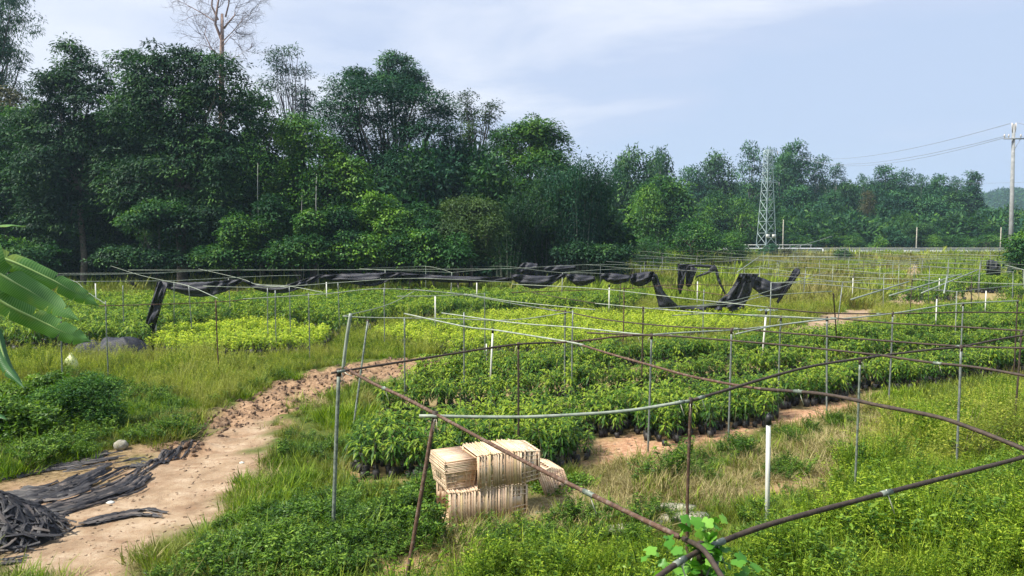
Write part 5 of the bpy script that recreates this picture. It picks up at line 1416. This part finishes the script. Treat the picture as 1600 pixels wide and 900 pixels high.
strand([(180, 735), (210, 728), (232, 730)], .05, 'short netting scrap beside the pale rock', 8, spread=.1)
strand([(120, 725), (150, 716), (165, 708)], .06, 'short netting bunch on the red soil', 10, spread=.12)
# litter
def lump(name, px, r, h, mat, label, cat, rot=0, dz=0, group=None):
    c = P(*px); rg = g5; bm_v = []; n1, n2 = 9, 6
    for i in range(n2 + 1):
        ph = math.pi * i / n2
        for j in range(n1):
            t = 2 * math.pi * j / n1; k = 1 + rg.normal(0, .13)
            bm_v.append((r * math.sin(ph) * math.cos(t) * k, r * .75 * math.sin(ph) * math.sin(t) * k, h * (.5 - .5 * math.cos(math.pi - ph)) * (1 + rg.normal(0, .05)) ))
    q = [(i * n1 + j, i * n1 + (j + 1) % n1, (i + 1) * n1 + (j + 1) % n1, (i + 1) * n1 + j) for i in range(n2) for j in range(n1)]
    g = Geo(); g.add(bm_v, q); o = g.build(name, M[mat]); o.location = (c[0], c[1], float(hz(c[:1], c[1:2])[0]) - .02 + dz); o.rotation_euler = (0, 0, rot)
    tag(o, label, cat, group); return o
lump('rock', (190, 703), .14, .20, 'rock', 'pale rock at the left edge of the dirt track', 'rock')
lump('rock', (172, 668), .14, .12, 'rock', 'small pale rock in the weeds above the track', 'rock')
lump('plastic_scrap', (378, 723), .045, .05, 'pvc', 'white plastic scrap on the dirt track', 'litter')
lump('plastic_scrap', (128, 770), .06, .05, 'pvc', 'white scrap caught in the netting strands', 'litter')
lump('plastic_scrap', (172, 782), .07, .05, 'pvc', 'pale scrap at the end of a netting strand', 'litter')
lump('stone', (560, 766), .12, .07, 'concrete', 'grey stone at the edge of the weeds left of the seedlings', 'stone')
lump('stone', (488, 695), .09, .06, 'concrete', 'small grey stone in the grass beside the track', 'stone')
lump('stone', (465, 748), .09, .08, 'rock', 'small pale stone in the weeds by the corner post', 'stone')
lump('stone', (840, 802), .06, .05, 'rock', 'pale stone on the soil right of the crates', 'stone')
def bag():
    c = P(112, 582); g = Geo(); t = np.linspace(0, 2 * np.pi, 15); prof = [(.14, 0), (.20, .08), (.19, .25), (.15, .38), (.07, .47), (.03, .52), (.05, .56)]
    g.grid(np.array([[(r * math.cos(a) * (1 + .12 * math.sin(3 * a + h * 9)), r * math.sin(a), h) for a in t] for r, h in prof])); M['bagm'] = plain('pale_sack', (.55, .60, .30), (.78, .80, .52), 4, .5)
    o = g.build('sack', M['bagm'], smooth_=True); o.location = (c[0], c[1], .02); tag(o, 'pale yellowish sack standing in the grass under the banana leaves', 'sack')
bag()
def slab(px, hx, hy, rz, label):
    c = P(*px); n = 12; a = np.linspace(0, 2 * np.pi, n, endpoint=False); k = 1 + g5.normal(0, .10, n); x = np.cos(a) * hx * k; y = np.sin(a) * hy * k
    top = np.stack([x, y, np.full(n, .09)], 1); bot = np.stack([x * 1.03, y * 1.03, np.full(n, -.08)], 1); g = Geo()
    q = [(j, (j + 1) % n, n + (j + 1) % n, n + j) for j in range(n)]; t = [(2 * n, (j + 1) % n, j) for j in range(n)]
    g.add(np.vstack([top, bot, [[0, 0, .10]]]), [(b, a_, d, c__) for a_, b, c__, d in q], [(a_, c__, b) for a_, b, c__ in t])
    o = g.build('concrete_slab', M['slab']); o.location = (c[0], c[1], float(hz(c[:1], c[1:2])[0])); o.rotation_euler = (0, 0, rz); tag(o, label, 'slab', 'broken slabs in the grass')
slab((1068, 818), .34, .16, .1, 'pale broken slab in the grass just behind the vine covered joint')
slab((985, 835), .52, .15, .35, 'longest pale slab half hidden in the grass')
slab((1055, 800), .28, .10, .0, 'thin pale slab behind the broken one')
for px, lb in (((1487, 446), 'left blue drum lying beside the far path'), ((1480, 444), 'second blue drum beside the far path')):
    c = P(*px); g = Geo(); g.tube([(0, 0, 0), (0, 0, .55)], .2, 10); o = g.build('drum', M['bluish'], smooth_=True); o.location = (c[0], c[1], 0); tag(o, lb, 'drum')
def sheetobj(px, hx, hy, mat, label):
    c = P(*px); n = 14; X, Y = np.meshgrid(np.linspace(-hx, hx, n), np.linspace(-hy, hy, 5)); Z = .45 + .03 * np.sin(X * 18) + .05 * Y; g = Geo(); g.grid(np.stack([X, Y, Z], -1)); g.tube([(-hx * .9, 0, 0), (-hx * .9, 0, .45)], .02, 5); g.tube([(hx * .9, 0, 0), (hx * .9, 0, .45)], .02, 5)
    o = g.build('corrugated_sheet', M[mat]); o.location = (c[0], c[1], 0); md = o.modifiers.new('thickness', 'SOLIDIFY'); md.thickness = .01; tag(o, label, 'sheet')
sheetobj((1198, 498), .6, .25, 'steel', 'pale corrugated sheet beside the white capped pipe past the lime bed')

# ------------------------------------------------------------------ plastic crates
def crate_parts():
    L, W, H = .31, .235, .27                      # half length, half width, height; opening upward, tapering down
    def at(t, s=1): return L - .035 * (1 - t), W - .030 * (1 - t)
    rim = Geo()
    for s in (-1, 1):
        rim.box((0, s * (W + .006), H - .012), (L + .018, .012, .008)); rim.box((s * (L + .006), 0, H - .012), (.012, W - .006, .008))
    wall = Geo()
    def bar(a, b, w_, t_): 
        a = np.array(a, float); b = np.array(b, float); wall.tube([a, b], w_, 4, False)
    zs = [.02, .11, .20, .27]
    for z in zs:
        l, w_ = at(z / H)
        for s in (-1, 1):
            wall.box((0, s * w_, z), (l, .005, .010)); wall.box((s * l, 0, z), (.005, w_ - .006, .010))
    for i in (-7, -5, -3, -1, 1, 3, 5, 7):
        for s in (-1, 1):
            l0, w0 = at(0); l1, w1 = at(1); x = i / 7 * .97; wall.tube([(x * l0, s * w0, .0), (x * l1, s * w1, H - .02)], .0075, 4, False)
    for i in (-5, -3.5, -2, 2, 3.5, 5):
        for s in (-1, 1):
            l0, w0 = at(0); l1, w1 = at(1); y = i / 5 * .97; wall.tube([(s * l0, y * w0, .0), (s * l1, y * w1, H - .02)], .0075, 4, False)
    for s in (-1, 1):                              # solid label panel in the middle of each side
        l, w_ = at(.52); wall.box((0, s * w_, .155), (.10, .004, .045)); wall.box((s * (l + .002), 0, .155), (.004, .062, .045)); wall.box((s * (L - .006), 0, .235), (.004, .066, .030))
    base = Geo(); l, w_ = at(0); base.box((0, 0, .0), (l, w_, .004))
    return rim, wall, base
rim, wall, base = crate_parts()
CR = None
def crate(mat4, label, group, alt=False):
    global CR
    if CR is None:
        root = empty('plastic_crate'); rim.build('rim', M['crate'], root); wall.build('lattice_wall', M['crate'], root); base.build('floor_panel', M['crate'], root); CR = root; o = root
    else: o = copy_tree(CR)
    o.matrix_world = mat4
    if alt:
        for ch in o.children:
            ch.data = ALT.setdefault(ch.data.name, None) or ALT.__setitem__(ch.data.name, ch.data.copy()) or ALT[ch.data.name]
            ch.data.materials[0] = M['crate2']
    tag(o, label, 'crate', group); return o
ALT = {}
ORD = 'first second third fourth fifth sixth seventh eighth ninth tenth eleventh twelfth thirteenth fourteenth fifteenth sixteenth seventeenth eighteenth nineteenth twentieth twenty-first twenty-second twenty-third twenty-fourth twenty-fifth twenty-sixth twenty-seventh'.split()
def row(n, x0, y0, z0, ang, pitch, group, txt, tilt=0.0, jit=.006, first_gap=None, turn=0.0):
    """nested crates lying on their long side, open end to the left; the nesting axis runs along the row"""
    ax = Vector((math.cos(ang), math.sin(ang), 0))
    for i in range(n):
        d = i * pitch + random.uniform(-.012, .012)
        pos = Vector((x0, y0, z0)) + ax * d
        # local z (opening) -> minus row direction, local y (width) -> up, local x (length) -> depth
        zc = -ax; yc = Vector((0, 0, 1)); xc = yc.cross(zc)
        m = Matrix((xc, yc, zc)).transposed().to_4x4()
        m = Matrix.Rotation(tilt, 4, Vector((-ax.y, ax.x, 0))) @ Matrix.Rotation(random.gauss(0, .012), 4, 'Z') @ m
        m.translation = pos + Vector((0, random.gauss(0, jit), random.gauss(0, jit)))
        crate(m, 'peach ' + ('yellowed ' if i % 9 == 4 else '') + 'crate, ' + ORD[i] + ' from the left ' + txt, group, i % 9 == 4)
c0 = P(703, 823); c1 = P(826, 805)
ang = math.atan2(c1[1] - c0[1], c1[0] - c0[0]); ux, uy = math.cos(ang), math.sin(ang); nx_, ny_ = -uy, ux
hz0 = float(hz(np.array([-.4]), np.array([10.7]))[0]) - .02; LEN = math.hypot(c1[0] - c0[0], c1[1] - c0[1]); LD = .33
row(24, c0[0] + ux * .27 + nx_ * LD, c0[1] + uy * .27 + ny_ * LD, hz0 + .245, ang, (LEN - .27) / 23, 'crates nested in the lower row', 'in the lower row')
o_ = .41
row(17, c0[0] + ux * (o_ + .27) + nx_ * LD, c0[1] + uy * (o_ + .27) + ny_ * LD, hz0 + .245 + .492, ang + .02, .0435, 'crates nested in the upper row', 'in the upper row')
k0 = P(697, 768, hz0 + .49); aa = ang + .06; kc = (k0[0] + math.cos(aa) * .225 - math.sin(aa) * .315, k0[1] + math.sin(aa) * .225 + math.cos(aa) * .315)
for i in range(7):
    m = Matrix.Rotation(aa + math.pi / 2 + random.gauss(0, .01), 4, 'Z'); m.translation = Vector((kc[0] + random.gauss(0, .003), kc[1] + random.gauss(0, .003), hz0 + .492 + i * .020 + (.008 if i > 3 else 0)))
    crate(m, 'peach crate, ' + ORD[i] + ' from the bottom of the upright stack on the left', 'crates of the upright stack')
def lid():
    root = empty('crate_lid', (kc[0], kc[1], hz0 + .492 + 6 * .020 + .008 + .27), aa + math.pi / 2); g = Geo()
    for s_ in (-1, 1): g.box((0, s_ * .235, .012), (.325, .012, .014)); g.box((s_ * .313, 0, .012), (.012, .223, .014))
    g.build('rim', M['crate'], root)
    for i in range(9):
        s = Geo(); s.box((-.27 + i * .0675, 0, .014 + random.uniform(-.002, .002)), (.029, .222, .005)); s.build('slat', M['crate'], root)
    tag(root, 'flat slatted peach tray lying on top of the upright stack', 'tray')
lid()
c2 = P(856, 774)
for i in range(6):
    a3 = ang + .05; ax = Vector((math.cos(a3), math.sin(a3), 0)); zc = -ax; yc = Vector((0, 0, 1)); xc = yc.cross(zc)
    m = Matrix.Rotation(-.36, 4, Vector((-ax.y, ax.x, 0))) @ Matrix((xc, yc, zc)).transposed().to_4x4()
    m.translation = Vector((c2[0] + nx_ * .31 + ax.x * (.14 + i * .042), c2[1] + ny_ * .31 + ax.y * (.14 + i * .042), .27 + hz0 - i * .014))
    crate(m, 'peach crate, ' + ORD[i] + ' from the left of the tilted ones right of the stack', 'tilted crates')

# ------------------------------------------------------------------ pylon, pole, road
def pylon():
    D = 104; c = PD(1196, 430, D); bz = float(hz(c[:1], c[1:2])[0]); top = CAM_H + (372 - 236) / FOC * D; H = top - bz; root = empty('lattice_pylon', (c[0], D, bz), R(24))
    def half(z): return np.interp(z, [0, H * .55, H], [1.0, .62, .38])
    lev = [0, .11, .22, .33, .43, .53, .62, .71, .79, .87, .94, 1.0]; lev = [v * H for v in lev]; cs = [(-1, -1), (1, -1), (1, 1), (-1, 1)]
    for sx_, sy_ in cs:
        g = Geo(); g.tube([(sx_ * half(z), sy_ * half(z), z) for z in [-.3] + lev[1:]], .065, 4); g.build('leg', M['steel'], root)
    for f in range(4):
        a, b = cs[f], cs[(f + 1) % 4]; g = Geo()
        for z0, z1 in zip(lev[:-1], lev[1:]):
            h0, h1 = half(z0), half(z1)
            g.tube([(a[0] * h0, a[1] * h0, z0), (b[0] * h1, b[1] * h1, z1)], .034, 4, False); g.tube([(b[0] * h0, b[1] * h0, z0), (a[0] * h1, a[1] * h1, z1)], .034, 4, False); g.tube([(a[0] * h1, a[1] * h1, z1), (b[0] * h1, b[1] * h1, z1)], .034, 4, False)
        g.build('bracing', M['steel'], root)
    for z, l in ((H - .1, 1.5), (H * .70, 1.9)):
        g = Geo(); g.tube([(-.5, 0, z), (l, -.2, z)], .05, 4); g.tube([(.4, 0, z + .5), (l, -.2, z)], .03, 4, False); arm = g.build('cross_arm', M['steel'], root)
        s = Geo(); s.tube([(l, -.2, z), (l, -.2, z - .25), (l, -.2, z - .5)], [.06, .09, .05], 6); s.build('insulator', M['ceramic'], arm)
    for x_ in (-.75, .35):
        g = Geo(); g.box((x_, -1.12, H * .19), (.32, .03, .26)); g.build('plate', M['pvc'], root)
    tag(root, 'tall pale green grey lattice pylon rising before the wooded slope', 'pylon')
pylon()
def pole():
    D = 62; b = PD(1578.5, 430, D); bz = float(hz(b[:1], b[1:2])[0]); top = PD(1584, 194, D); H = top[2] - bz; root = empty('power_pole', (b[0], D, bz)); dx = top[0] - b[0]
    g = Geo(); g.tube([(0, 0, -.5), (dx * .5, 0, H * .5), (dx, 0, H)], [.20, .16, .115], 14); g.build('shaft', M['concrete'], root, True)
    za = PD(1584, 217, D)[2] - bz; xa = dx * za / H
    g = Geo(); g.box((xa, -.16, za), (.90, .05, .055)); arm = g.build('cross_arm', M['wire'], root)
    for x_ in (-.85, -.50, .5, .85):
        s = Geo(); s.tube([(xa + x_, -.16, za + .05), (xa + x_, -.16, za + .16), (xa + x_, -.16, za + .2), (xa + x_, -.16, za + .36)], [.03, .04, .07, .045], 8); s.build('insulator', M['ceramic'], arm, True)
    for x_ in (-.16, .16):
        s = Geo(); s.tube([(dx + x_ * .7, -.05, H - .7), (dx + x_, -.05, H - .35), (dx + x_, -.05, H + .1)], [.03, .04, .06], 7); s.build('top_bracket', M['ceramic'], root, True)
    s = Geo(); s.tube([(xa + .5, -.16, za), (xa + .02, -.14, za - .9)], .025, 5); s.build('brace', M['wire'], root)
    tag(root, 'concrete power pole with a dark cross arm near the right edge', 'power pole')
    ends = [((1578, 193), (1228, 240), 175, 'upper power line running left from the pole top'), ((1569, 213), (1240, 245), 175, 'power line from the left end of the cross arm'), ((1574, 214), (1262, 248), 175, 'power line from the inner left insulator'),
            ((1590, 192), (1700, 196), 40, 'upper power line running right from the pole top'), ((1594, 213), (1700, 206), 40, 'power line running right from the cross arm'),
            ((1480, 286), (1660, 282), 140, 'faint distant line under the power pole wires'), ((1300, 369), (1180, 400), 110, 'thin cable falling left from the middle far post')]
    for a, e_, D2, lb in ends:
        A = PD(*a, D if D2 in (175, 40) else D2); B = PD(*e_, D2); t = np.linspace(0, 1, 24)[:, None]; p = A + (B - A) * t; p[:, 2] -= (4 * t * (1 - t))[:, 0] * (2.0 if D2 == 175 else .2); w_ = Geo(); w_.tube(p - A, .022, 4, False); o = w_.build('power_line', M['wire']); o.location = A; tag(o, lb, 'cable', 'power lines')
pole()
def far_post(px, y0, lb, D=118.5):
    b = PD(px, 430, D); bz = float(hz(b[:1], b[1:2])[0]); top = PD(px, y0, D)[2]; g = Geo(); g.tube([(0, 0, -.3), (0, 0, top - bz)], [.10, .07], 8); o = g.build('concrete_post', M['rock'], smooth_=True); o.location = (b[0], D, bz); tag(o, lb, 'post', 'pale posts along the far road')
far_post(1222, 343, 'left pale post on the far road beside the pylon'); far_post(1430, 355, 'middle pale post on the far road'); far_post(1561, 355, 'right pale post on the far road left of the power pole')
def road():
    y0, y1 = 112.5, 120.0; x0, x1 = PD(1285, 400, y0)[0], 150.0; z = 2.42
    X = np.linspace(x0 - 14, x1, 60); Y = np.array([y0 + .22, 116, y1]); XX, YY = np.meshgrid(X, Y); g = Geo(); g.grid(np.stack([XX, YY, np.full(XX.shape, z)], -1)); g.box(((x0 + x1) / 2 - 7, (y0 + y1) / 2, z - .62), ((x1 - x0) / 2 + 7, (y1 - y0) / 2 - .4, .6))
    tag(g.build('far_road', M['roadgrey']), 'grey road on a low bank across the far field', None, None, 'structure')
    root = empty('retaining_wall', ((x0 + x1) / 2, y0, z)); cx = root.location.x
    n = int((x1 - x0) / 4.0)
    me = None
    for i in range(n):
        if me is None: g = Geo(); g.box((0, 0, 0), (1.985, .2, .5)); o = g.build('panel', M['roadgrey'], root); me = o
        else: o = me.copy(); COL.objects.link(o)
        o.location = (x0 + 2 + i * 4.0 - cx, 0, -.52 + g5.normal(0, .012))
    g = Geo(); g.box((0, -.02, .06), ((x1 - x0) / 2, .26, .055)); g.build('coping', M['concrete'], root); tag(root, 'long low grey wall edging the far road', 'wall')
    root = empty('guard_rail', (x0 - 7, y0 + 1.5, z)); g = Geo(); g.tube([(-7.5, 0, .55), (6, 0, .55)], .05, 6); g.build('rail', M['pvc'], root)
    for i in range(9):
        s = Geo(); s.tube([(-7 + i * 1.6, 0, -.3), (-7 + i * 1.6, 0, .55)], .04, 5); s.build('post', M['concrete'], root)
    tag(root, 'pale guard rail at the left end of the far road', 'guard rail')
road()

# ------------------------------------------------------------------ banana plant and creeper
def leaf_blade(path, wid, tears, mat, parent, org, rg, fold=.35, up=(0, 0, 1), side=None):
    """a torn banana leaf: strips on both sides of a midrib"""
    p = dense(np.array(path, float), 10); n = len(p); d = nrm(np.gradient(p, axis=0)); s = nrm(np.cross(d, np.array(up, float)) if side is None else np.repeat([np.array(side, float)], n, 0)); nn = nrm(np.cross(s, d))
    t = np.linspace(0, 1, n); w_ = wid * np.sin(np.pi * np.clip(t * .90 + .06, 0, 1)) ** .4 * np.clip((1 - t) / .16, .06, 1) ** .8
    V, Q, TI, AL = [], [], [], []; c = 0
    for sg in (-1, 1):
        cuts = np.sort(np.concatenate(([0, n - 1], rg.choice(np.arange(2, n - 2), tears, replace=False)))).astype(int)
        for a, b in zip(cuts[:-1], cuts[1:]):
            if b - a < 1: continue
            droop = fold + rg.uniform(-.06, .12); shift = rg.uniform(-.01, .015); sc = rg.uniform(.93, 1.0)
            for i in range(a, b + 1):
                for j, f in enumerate((0, .25, .5, .75, 1.0)):
                    shr = 1 - .10 * f * (1 if i in (a, b) else 0)
                    mid = (a + b) / 2; slide = (mid - i) * .018 * f * wid
                    droop_ = fold + (droop - fold) * f * f; sc_ = 1 - (1 - sc) * f * f; q = p[i] + s[i] * sg * f * w_[i] * sc_ * math.cos(droop_ * f) + nn[i] * (-abs(math.sin(droop_ * f)) * f * w_[i] * sc_ * .8 + .005 * math.sin(i * 1.1) * f) + d[i] * (slide * f * 2 + f * .12 * wid + shift * f * f)
                    V.append(q - org); TI.append(np.clip(.5 + .25 * math.sin(i * .6 + sg) * .5 + (.18 if sg > 0 else -.1), 0, 1)); AL.append(t[i] + f * .02)
            for i in range(b - a):
                for j in range(4):
                    k = c + i * 5 + j; Q.append((k, k + 1, k + 6, k + 5) if sg > 0 else (k + 1, k, k + 5, k + 6))
            c += (b - a + 1) * 5
    o = mesh_np('leaf', np.array(V), np.array(Q), M[mat], attrs={'tint': ('FLOAT', TI), 'along': ('FLOAT', AL)}, smooth_=True, parent=parent)
    g = Geo(); g.tube(p - org - nn * .008, np.linspace(.020, .005, n), 6); g.build('midrib', M['midrib'], o, True)
    return o
def banana():
    rg = np.random.default_rng(71); b = np.array((-5.35, 5.6, 0.)); b[2] = float(hz(b[:1], b[1:2])[0]); root = empty('banana_plant', b); Z = lambda px, py, y: PD(px, py, y)
    g = Geo(); g.tube([(0, 0, -.2), (.02, 0, 1.0), (.05, .02, 2.1), (.08, .02, 2.7)], [.14, .12, .10, .07], 12); g.build('pseudostem', M['greenpipe'], root, True)
    crownp = b + [.08, .02, 2.6]
    o = leaf_blade([crownp, Z(-80, 372, 5.9), Z(0, 352, 6.1), Z(40, 353, 6.2)], .08, 2, 'banana', root, b, rg, .3); o['label'] = 'short pale leaf tip highest of the plant'
    o = leaf_blade([crownp, Z(-90, 385, 5.8), Z(0, 402, 5.9), Z(70, 432, 6.0), Z(120, 458, 6.1), Z(153, 478, 6.15)], .088, 6, 'banana', root, b, rg, .4, up=(-.25, -.9, .6)); o['label'] = 'upper long leaf with a yellow edge'
    o = leaf_blade([crownp, Z(-60, 385, 5.4), Z(0, 428, 5.4), Z(60, 462, 5.5), Z(122, 500, 5.5)], .10, 5, 'banana', root, b, rg, .3, up=(-.3, -.85, .6)); o['label'] = 'widest bright leaf in front'
    o = leaf_blade([crownp, Z(-60, 420, 5.7), Z(0, 470, 5.7), Z(60, 500, 5.8), Z(108, 522, 5.85), Z(142, 534, 5.9)], .095, 6, 'banana', root, b, rg, .35, up=(-.25, -.9, .5)); o['label'] = 'lower pale leaf ending ragged'
    o = leaf_blade([crownp, Z(-50, 440, 5.2), Z(-12, 500, 5.1), Z(8, 560, 5.0), Z(38, 606, 4.9)], .075, 3, 'banana_dark', root, b, rg, .9); o['label'] = 'dark folded leaf hanging straight down'
    o = leaf_blade([crownp, Z(-90, 520, 4.9), Z(-50, 610, 4.8), Z(10, 655, 4.7)], .12, 3, 'banana_dark', root, b, rg, .7); o['label'] = 'lowest dark leaf tip'
    leaf_blade([crownp, crownp + [-.9, .3, .7], crownp + [-1.8, .5, .3]], .25, 5, 'banana', root, b, rg, .3)
    leaf_blade([crownp, crownp + [-.3, .9, .8], crownp + [-.7, 1.7, .3]], .25, 5, 'banana', root, b, rg, .3)
    tag(root, 'banana plant with torn bright green leaves reaching in from the left edge', 'banana plant')
banana()
def creeper():
    rg = np.random.default_rng(81); c = P(1096, 858, ZF); root = empty('creeper', (c[0], c[1], float(hz(c[:1], c[1:2])[0]))); org = np.array(root.location)
    g = Geo()
    for k in range(6):
        t = np.linspace(0, 1, 26); a = t * rg.uniform(9, 16) + k; r = .05 + .05 * rg.uniform(); p = np.stack([c[0] + np.cos(a) * r, c[1] + np.sin(a) * r, t * (2.12 + .08 * rg.uniform()) + .0], 1); g.tube(p - org, .006, 4)
    g.build('stem', M['greenpipe'], root)
    # a lobed leaf
    a = np.linspace(0, 2 * np.pi, 21)[:-1]; rr = .031 * (1 + .38 * np.abs(np.cos(2.5 * a)) ** 1.5 - .25 * (np.abs(a - np.pi) < .3)); v = np.stack([np.cos(a) * rr, np.sin(a) * rr, -.35 * rr ** 1.0 * np.abs(np.sin(a)) * .8], 1); v = np.vstack([[[0, 0, 0]], v]); v[:, 0] += .035
    f = [(0, i, i % 20 + 1) for i in range(1, 21)]; protos_ = []
    for k in range(3): protos_.append(mesh_np('leaf', v, np.array(f), M['creeper'], attrs={'tint': ('FLOAT', np.full(21, (.35, .6, .85)[k]))}, link=False))
    for i in range(210):
        o = protos_[i % 3] if i < 3 else protos_[i % 3].copy(); COL.objects.link(o); o.parent = root
        q = np.array([c[0], c[1], 0]) + [rg.normal(.02, .07), rg.normal(0, .07), rg.uniform(1.2, 2.40)]
        if i % 3 == 0: q[2] = rg.uniform(1.95, 2.38); q[0] += rg.normal(0, .05)
        if i % 7 == 0: q[0] -= rg.uniform(.08, .2); q[2] = rg.uniform(1.95, 2.25)
        if i % 9 == 0: q[0] += rg.uniform(.08, .2); q[2] = rg.uniform(1.95, 2.25)
        o.location = q - org; s = float(rg.uniform(.55, 1.15)); o.scale = (s, s, s); o.rotation_euler = (float(rg.normal(.1, .5)), float(rg.normal(.45, .4)), float(rg.uniform(0, 6.28)))
    tag(root, 'bright green creeper climbing the post at the near pipe joint', 'climbing plant')
creeper()

# bushes standing in the near weeds
def near_bush(px, D, n, leaf, wl, mat, label, cr=.16, per=26, name='bush'):
    rg = g5; bl = []
    for q in px: c = PD(q[0], q[1], D + rg.uniform(-.2, .2)); s = D / FOC; bl.append((c, np.array((q[2] * s, q[2] * s * .8, q[3] * s))))
    v, f, ti, cc = crown(bl, n, cr, per, leaf, wl, -.1, rg, front=.6, hollow=.2, stray=.12); bx = PD(px[0][0], 430, D)[0]; bz = float(hz(np.array([bx]), np.array([float(D)]))[0]); org = np.array((bx, D, bz)); root = empty(name, org)
    g = Geo()
    for e_ in cc[rg.choice(len(cc), 26)]:
        a = np.array([bx + rg.normal(0, .15), D + rg.normal(0, .1), bz - .05]); g.tube([a - org, (a + e_) / 2 - org + [0, 0, .05], e_ - org], [.010, .007, .003], 4, False)
    g.build('stems', M['stem'], root); mesh_np('foliage', v - org, f, M[mat], attrs={'tint': ('FLOAT', ti)}, parent=root); tag(root, label, 'bush', 'bushes in the weeds'); return root
near_bush([(130, 618, 46, 30), (155, 615, 34, 28), (95, 640, 44, 40), (168, 648, 32, 34), (120, 665, 64, 30)], 15.2, 800, .075, .022, 't_mid', 'feathery round bush left of the dirt track')
near_bush([(30, 680, 56, 34), (56, 660, 40, 26), (0, 660, 44, 44), (80, 696, 40, 20)], 14.2, 460, .09, .05, 'lush', 'dense leafy bush at the left edge above the netting heap')
near_bush([(75, 600, 30, 16), (60, 615, 26, 18)], 18, 110, .10, .05, 'lush', 'small broad leaved bush under the banana leaves')
near_bush([(660, 770, 26, 34), (640, 790, 28, 22), (690, 778, 14, 26)], 10.9, 170, .06, .022, 'lush', 'bright green bush pressed against the left end of the crates')
near_bush([(520, 812, 50, 22), (470, 806, 46, 20), (560, 826, 46, 20), (430, 815, 40, 18)], 10.2, 280, .06, .024, 'lush', 'wide mound of weeds round the foot of the corner post')
near_bush([(360, 862, 56, 20), (300, 878, 46, 16), (410, 850, 40, 20)], 9.3, 240, .055, .022, 'lush', 'low mound of weeds at the bottom edge beside the track')
near_bush([(1410, 640, 46, 22), (1450, 660, 50, 26), (1490, 640, 40, 22)], 15.5, 260, .05, .014, 'tall', 'pale green weedy mound at the end of the big bed')
near_bush([(1520, 680, 60, 34), (1570, 650, 50, 36), (1610, 690, 40, 40), (1480, 720, 50, 30)], 12.6, 420, .05, .014, 'tall', 'tall yellowish weedy bush near the right edge')
near_bush([(1540, 760, 70, 34), (1600, 740, 50, 36), (1470, 780, 60, 26)], 10.6, 380, .055, .018, 'lush', 'dark green bush below the thick pipe at the right edge')
near_bush([(1240, 836, 56, 30), (1300, 850, 50, 26), (1200, 850, 40, 30)], 9.4, 260, .05, .016, 'lush', 'dark fine leaved bush behind the front white pipe')
near_bush([(1390, 800, 34, 26), (1370, 820, 26, 20)], 9.9, 110, .05, .014, 't_brown', 'dry reddish brown bush under the thick pipe')
near_bush([(900, 700 + 60, 30, 14), (860, 770, 22, 14)], 11.6, 90, .06, .03, 'lush', 'small dark bush under the tilted crates')

# the air
def haze():
    g = Geo(); g.box((100, 1340, 42), (1150, 1400, 46)); me = g.build('haze', None) if False else None
    v = np.vstack(g.v); o = mesh_np('haze', v, np.vstack(g.q), [])
    m, n, out_ = newmat('haze'); p = n.nodes.new('ShaderNodeVolumePrincipled'); p.inputs['Color'].default_value = (.55, .75, 1.0, 1); p.inputs['Density'].default_value = HAZE; p.inputs['Anisotropy'].default_value = .2
    n.links.new(p.outputs[0], out_.inputs['Volume']); o.data.materials.append(m); o['kind'] = 'stuff'; o['label'] = 'thin bluish haze over the far trees'
HAZE = .00032
haze()
tris = sum(len(o.data.polygons) for o in scn.objects if o.type == 'MESH'); print('polys', tris, 'objects', len(scn.objects))
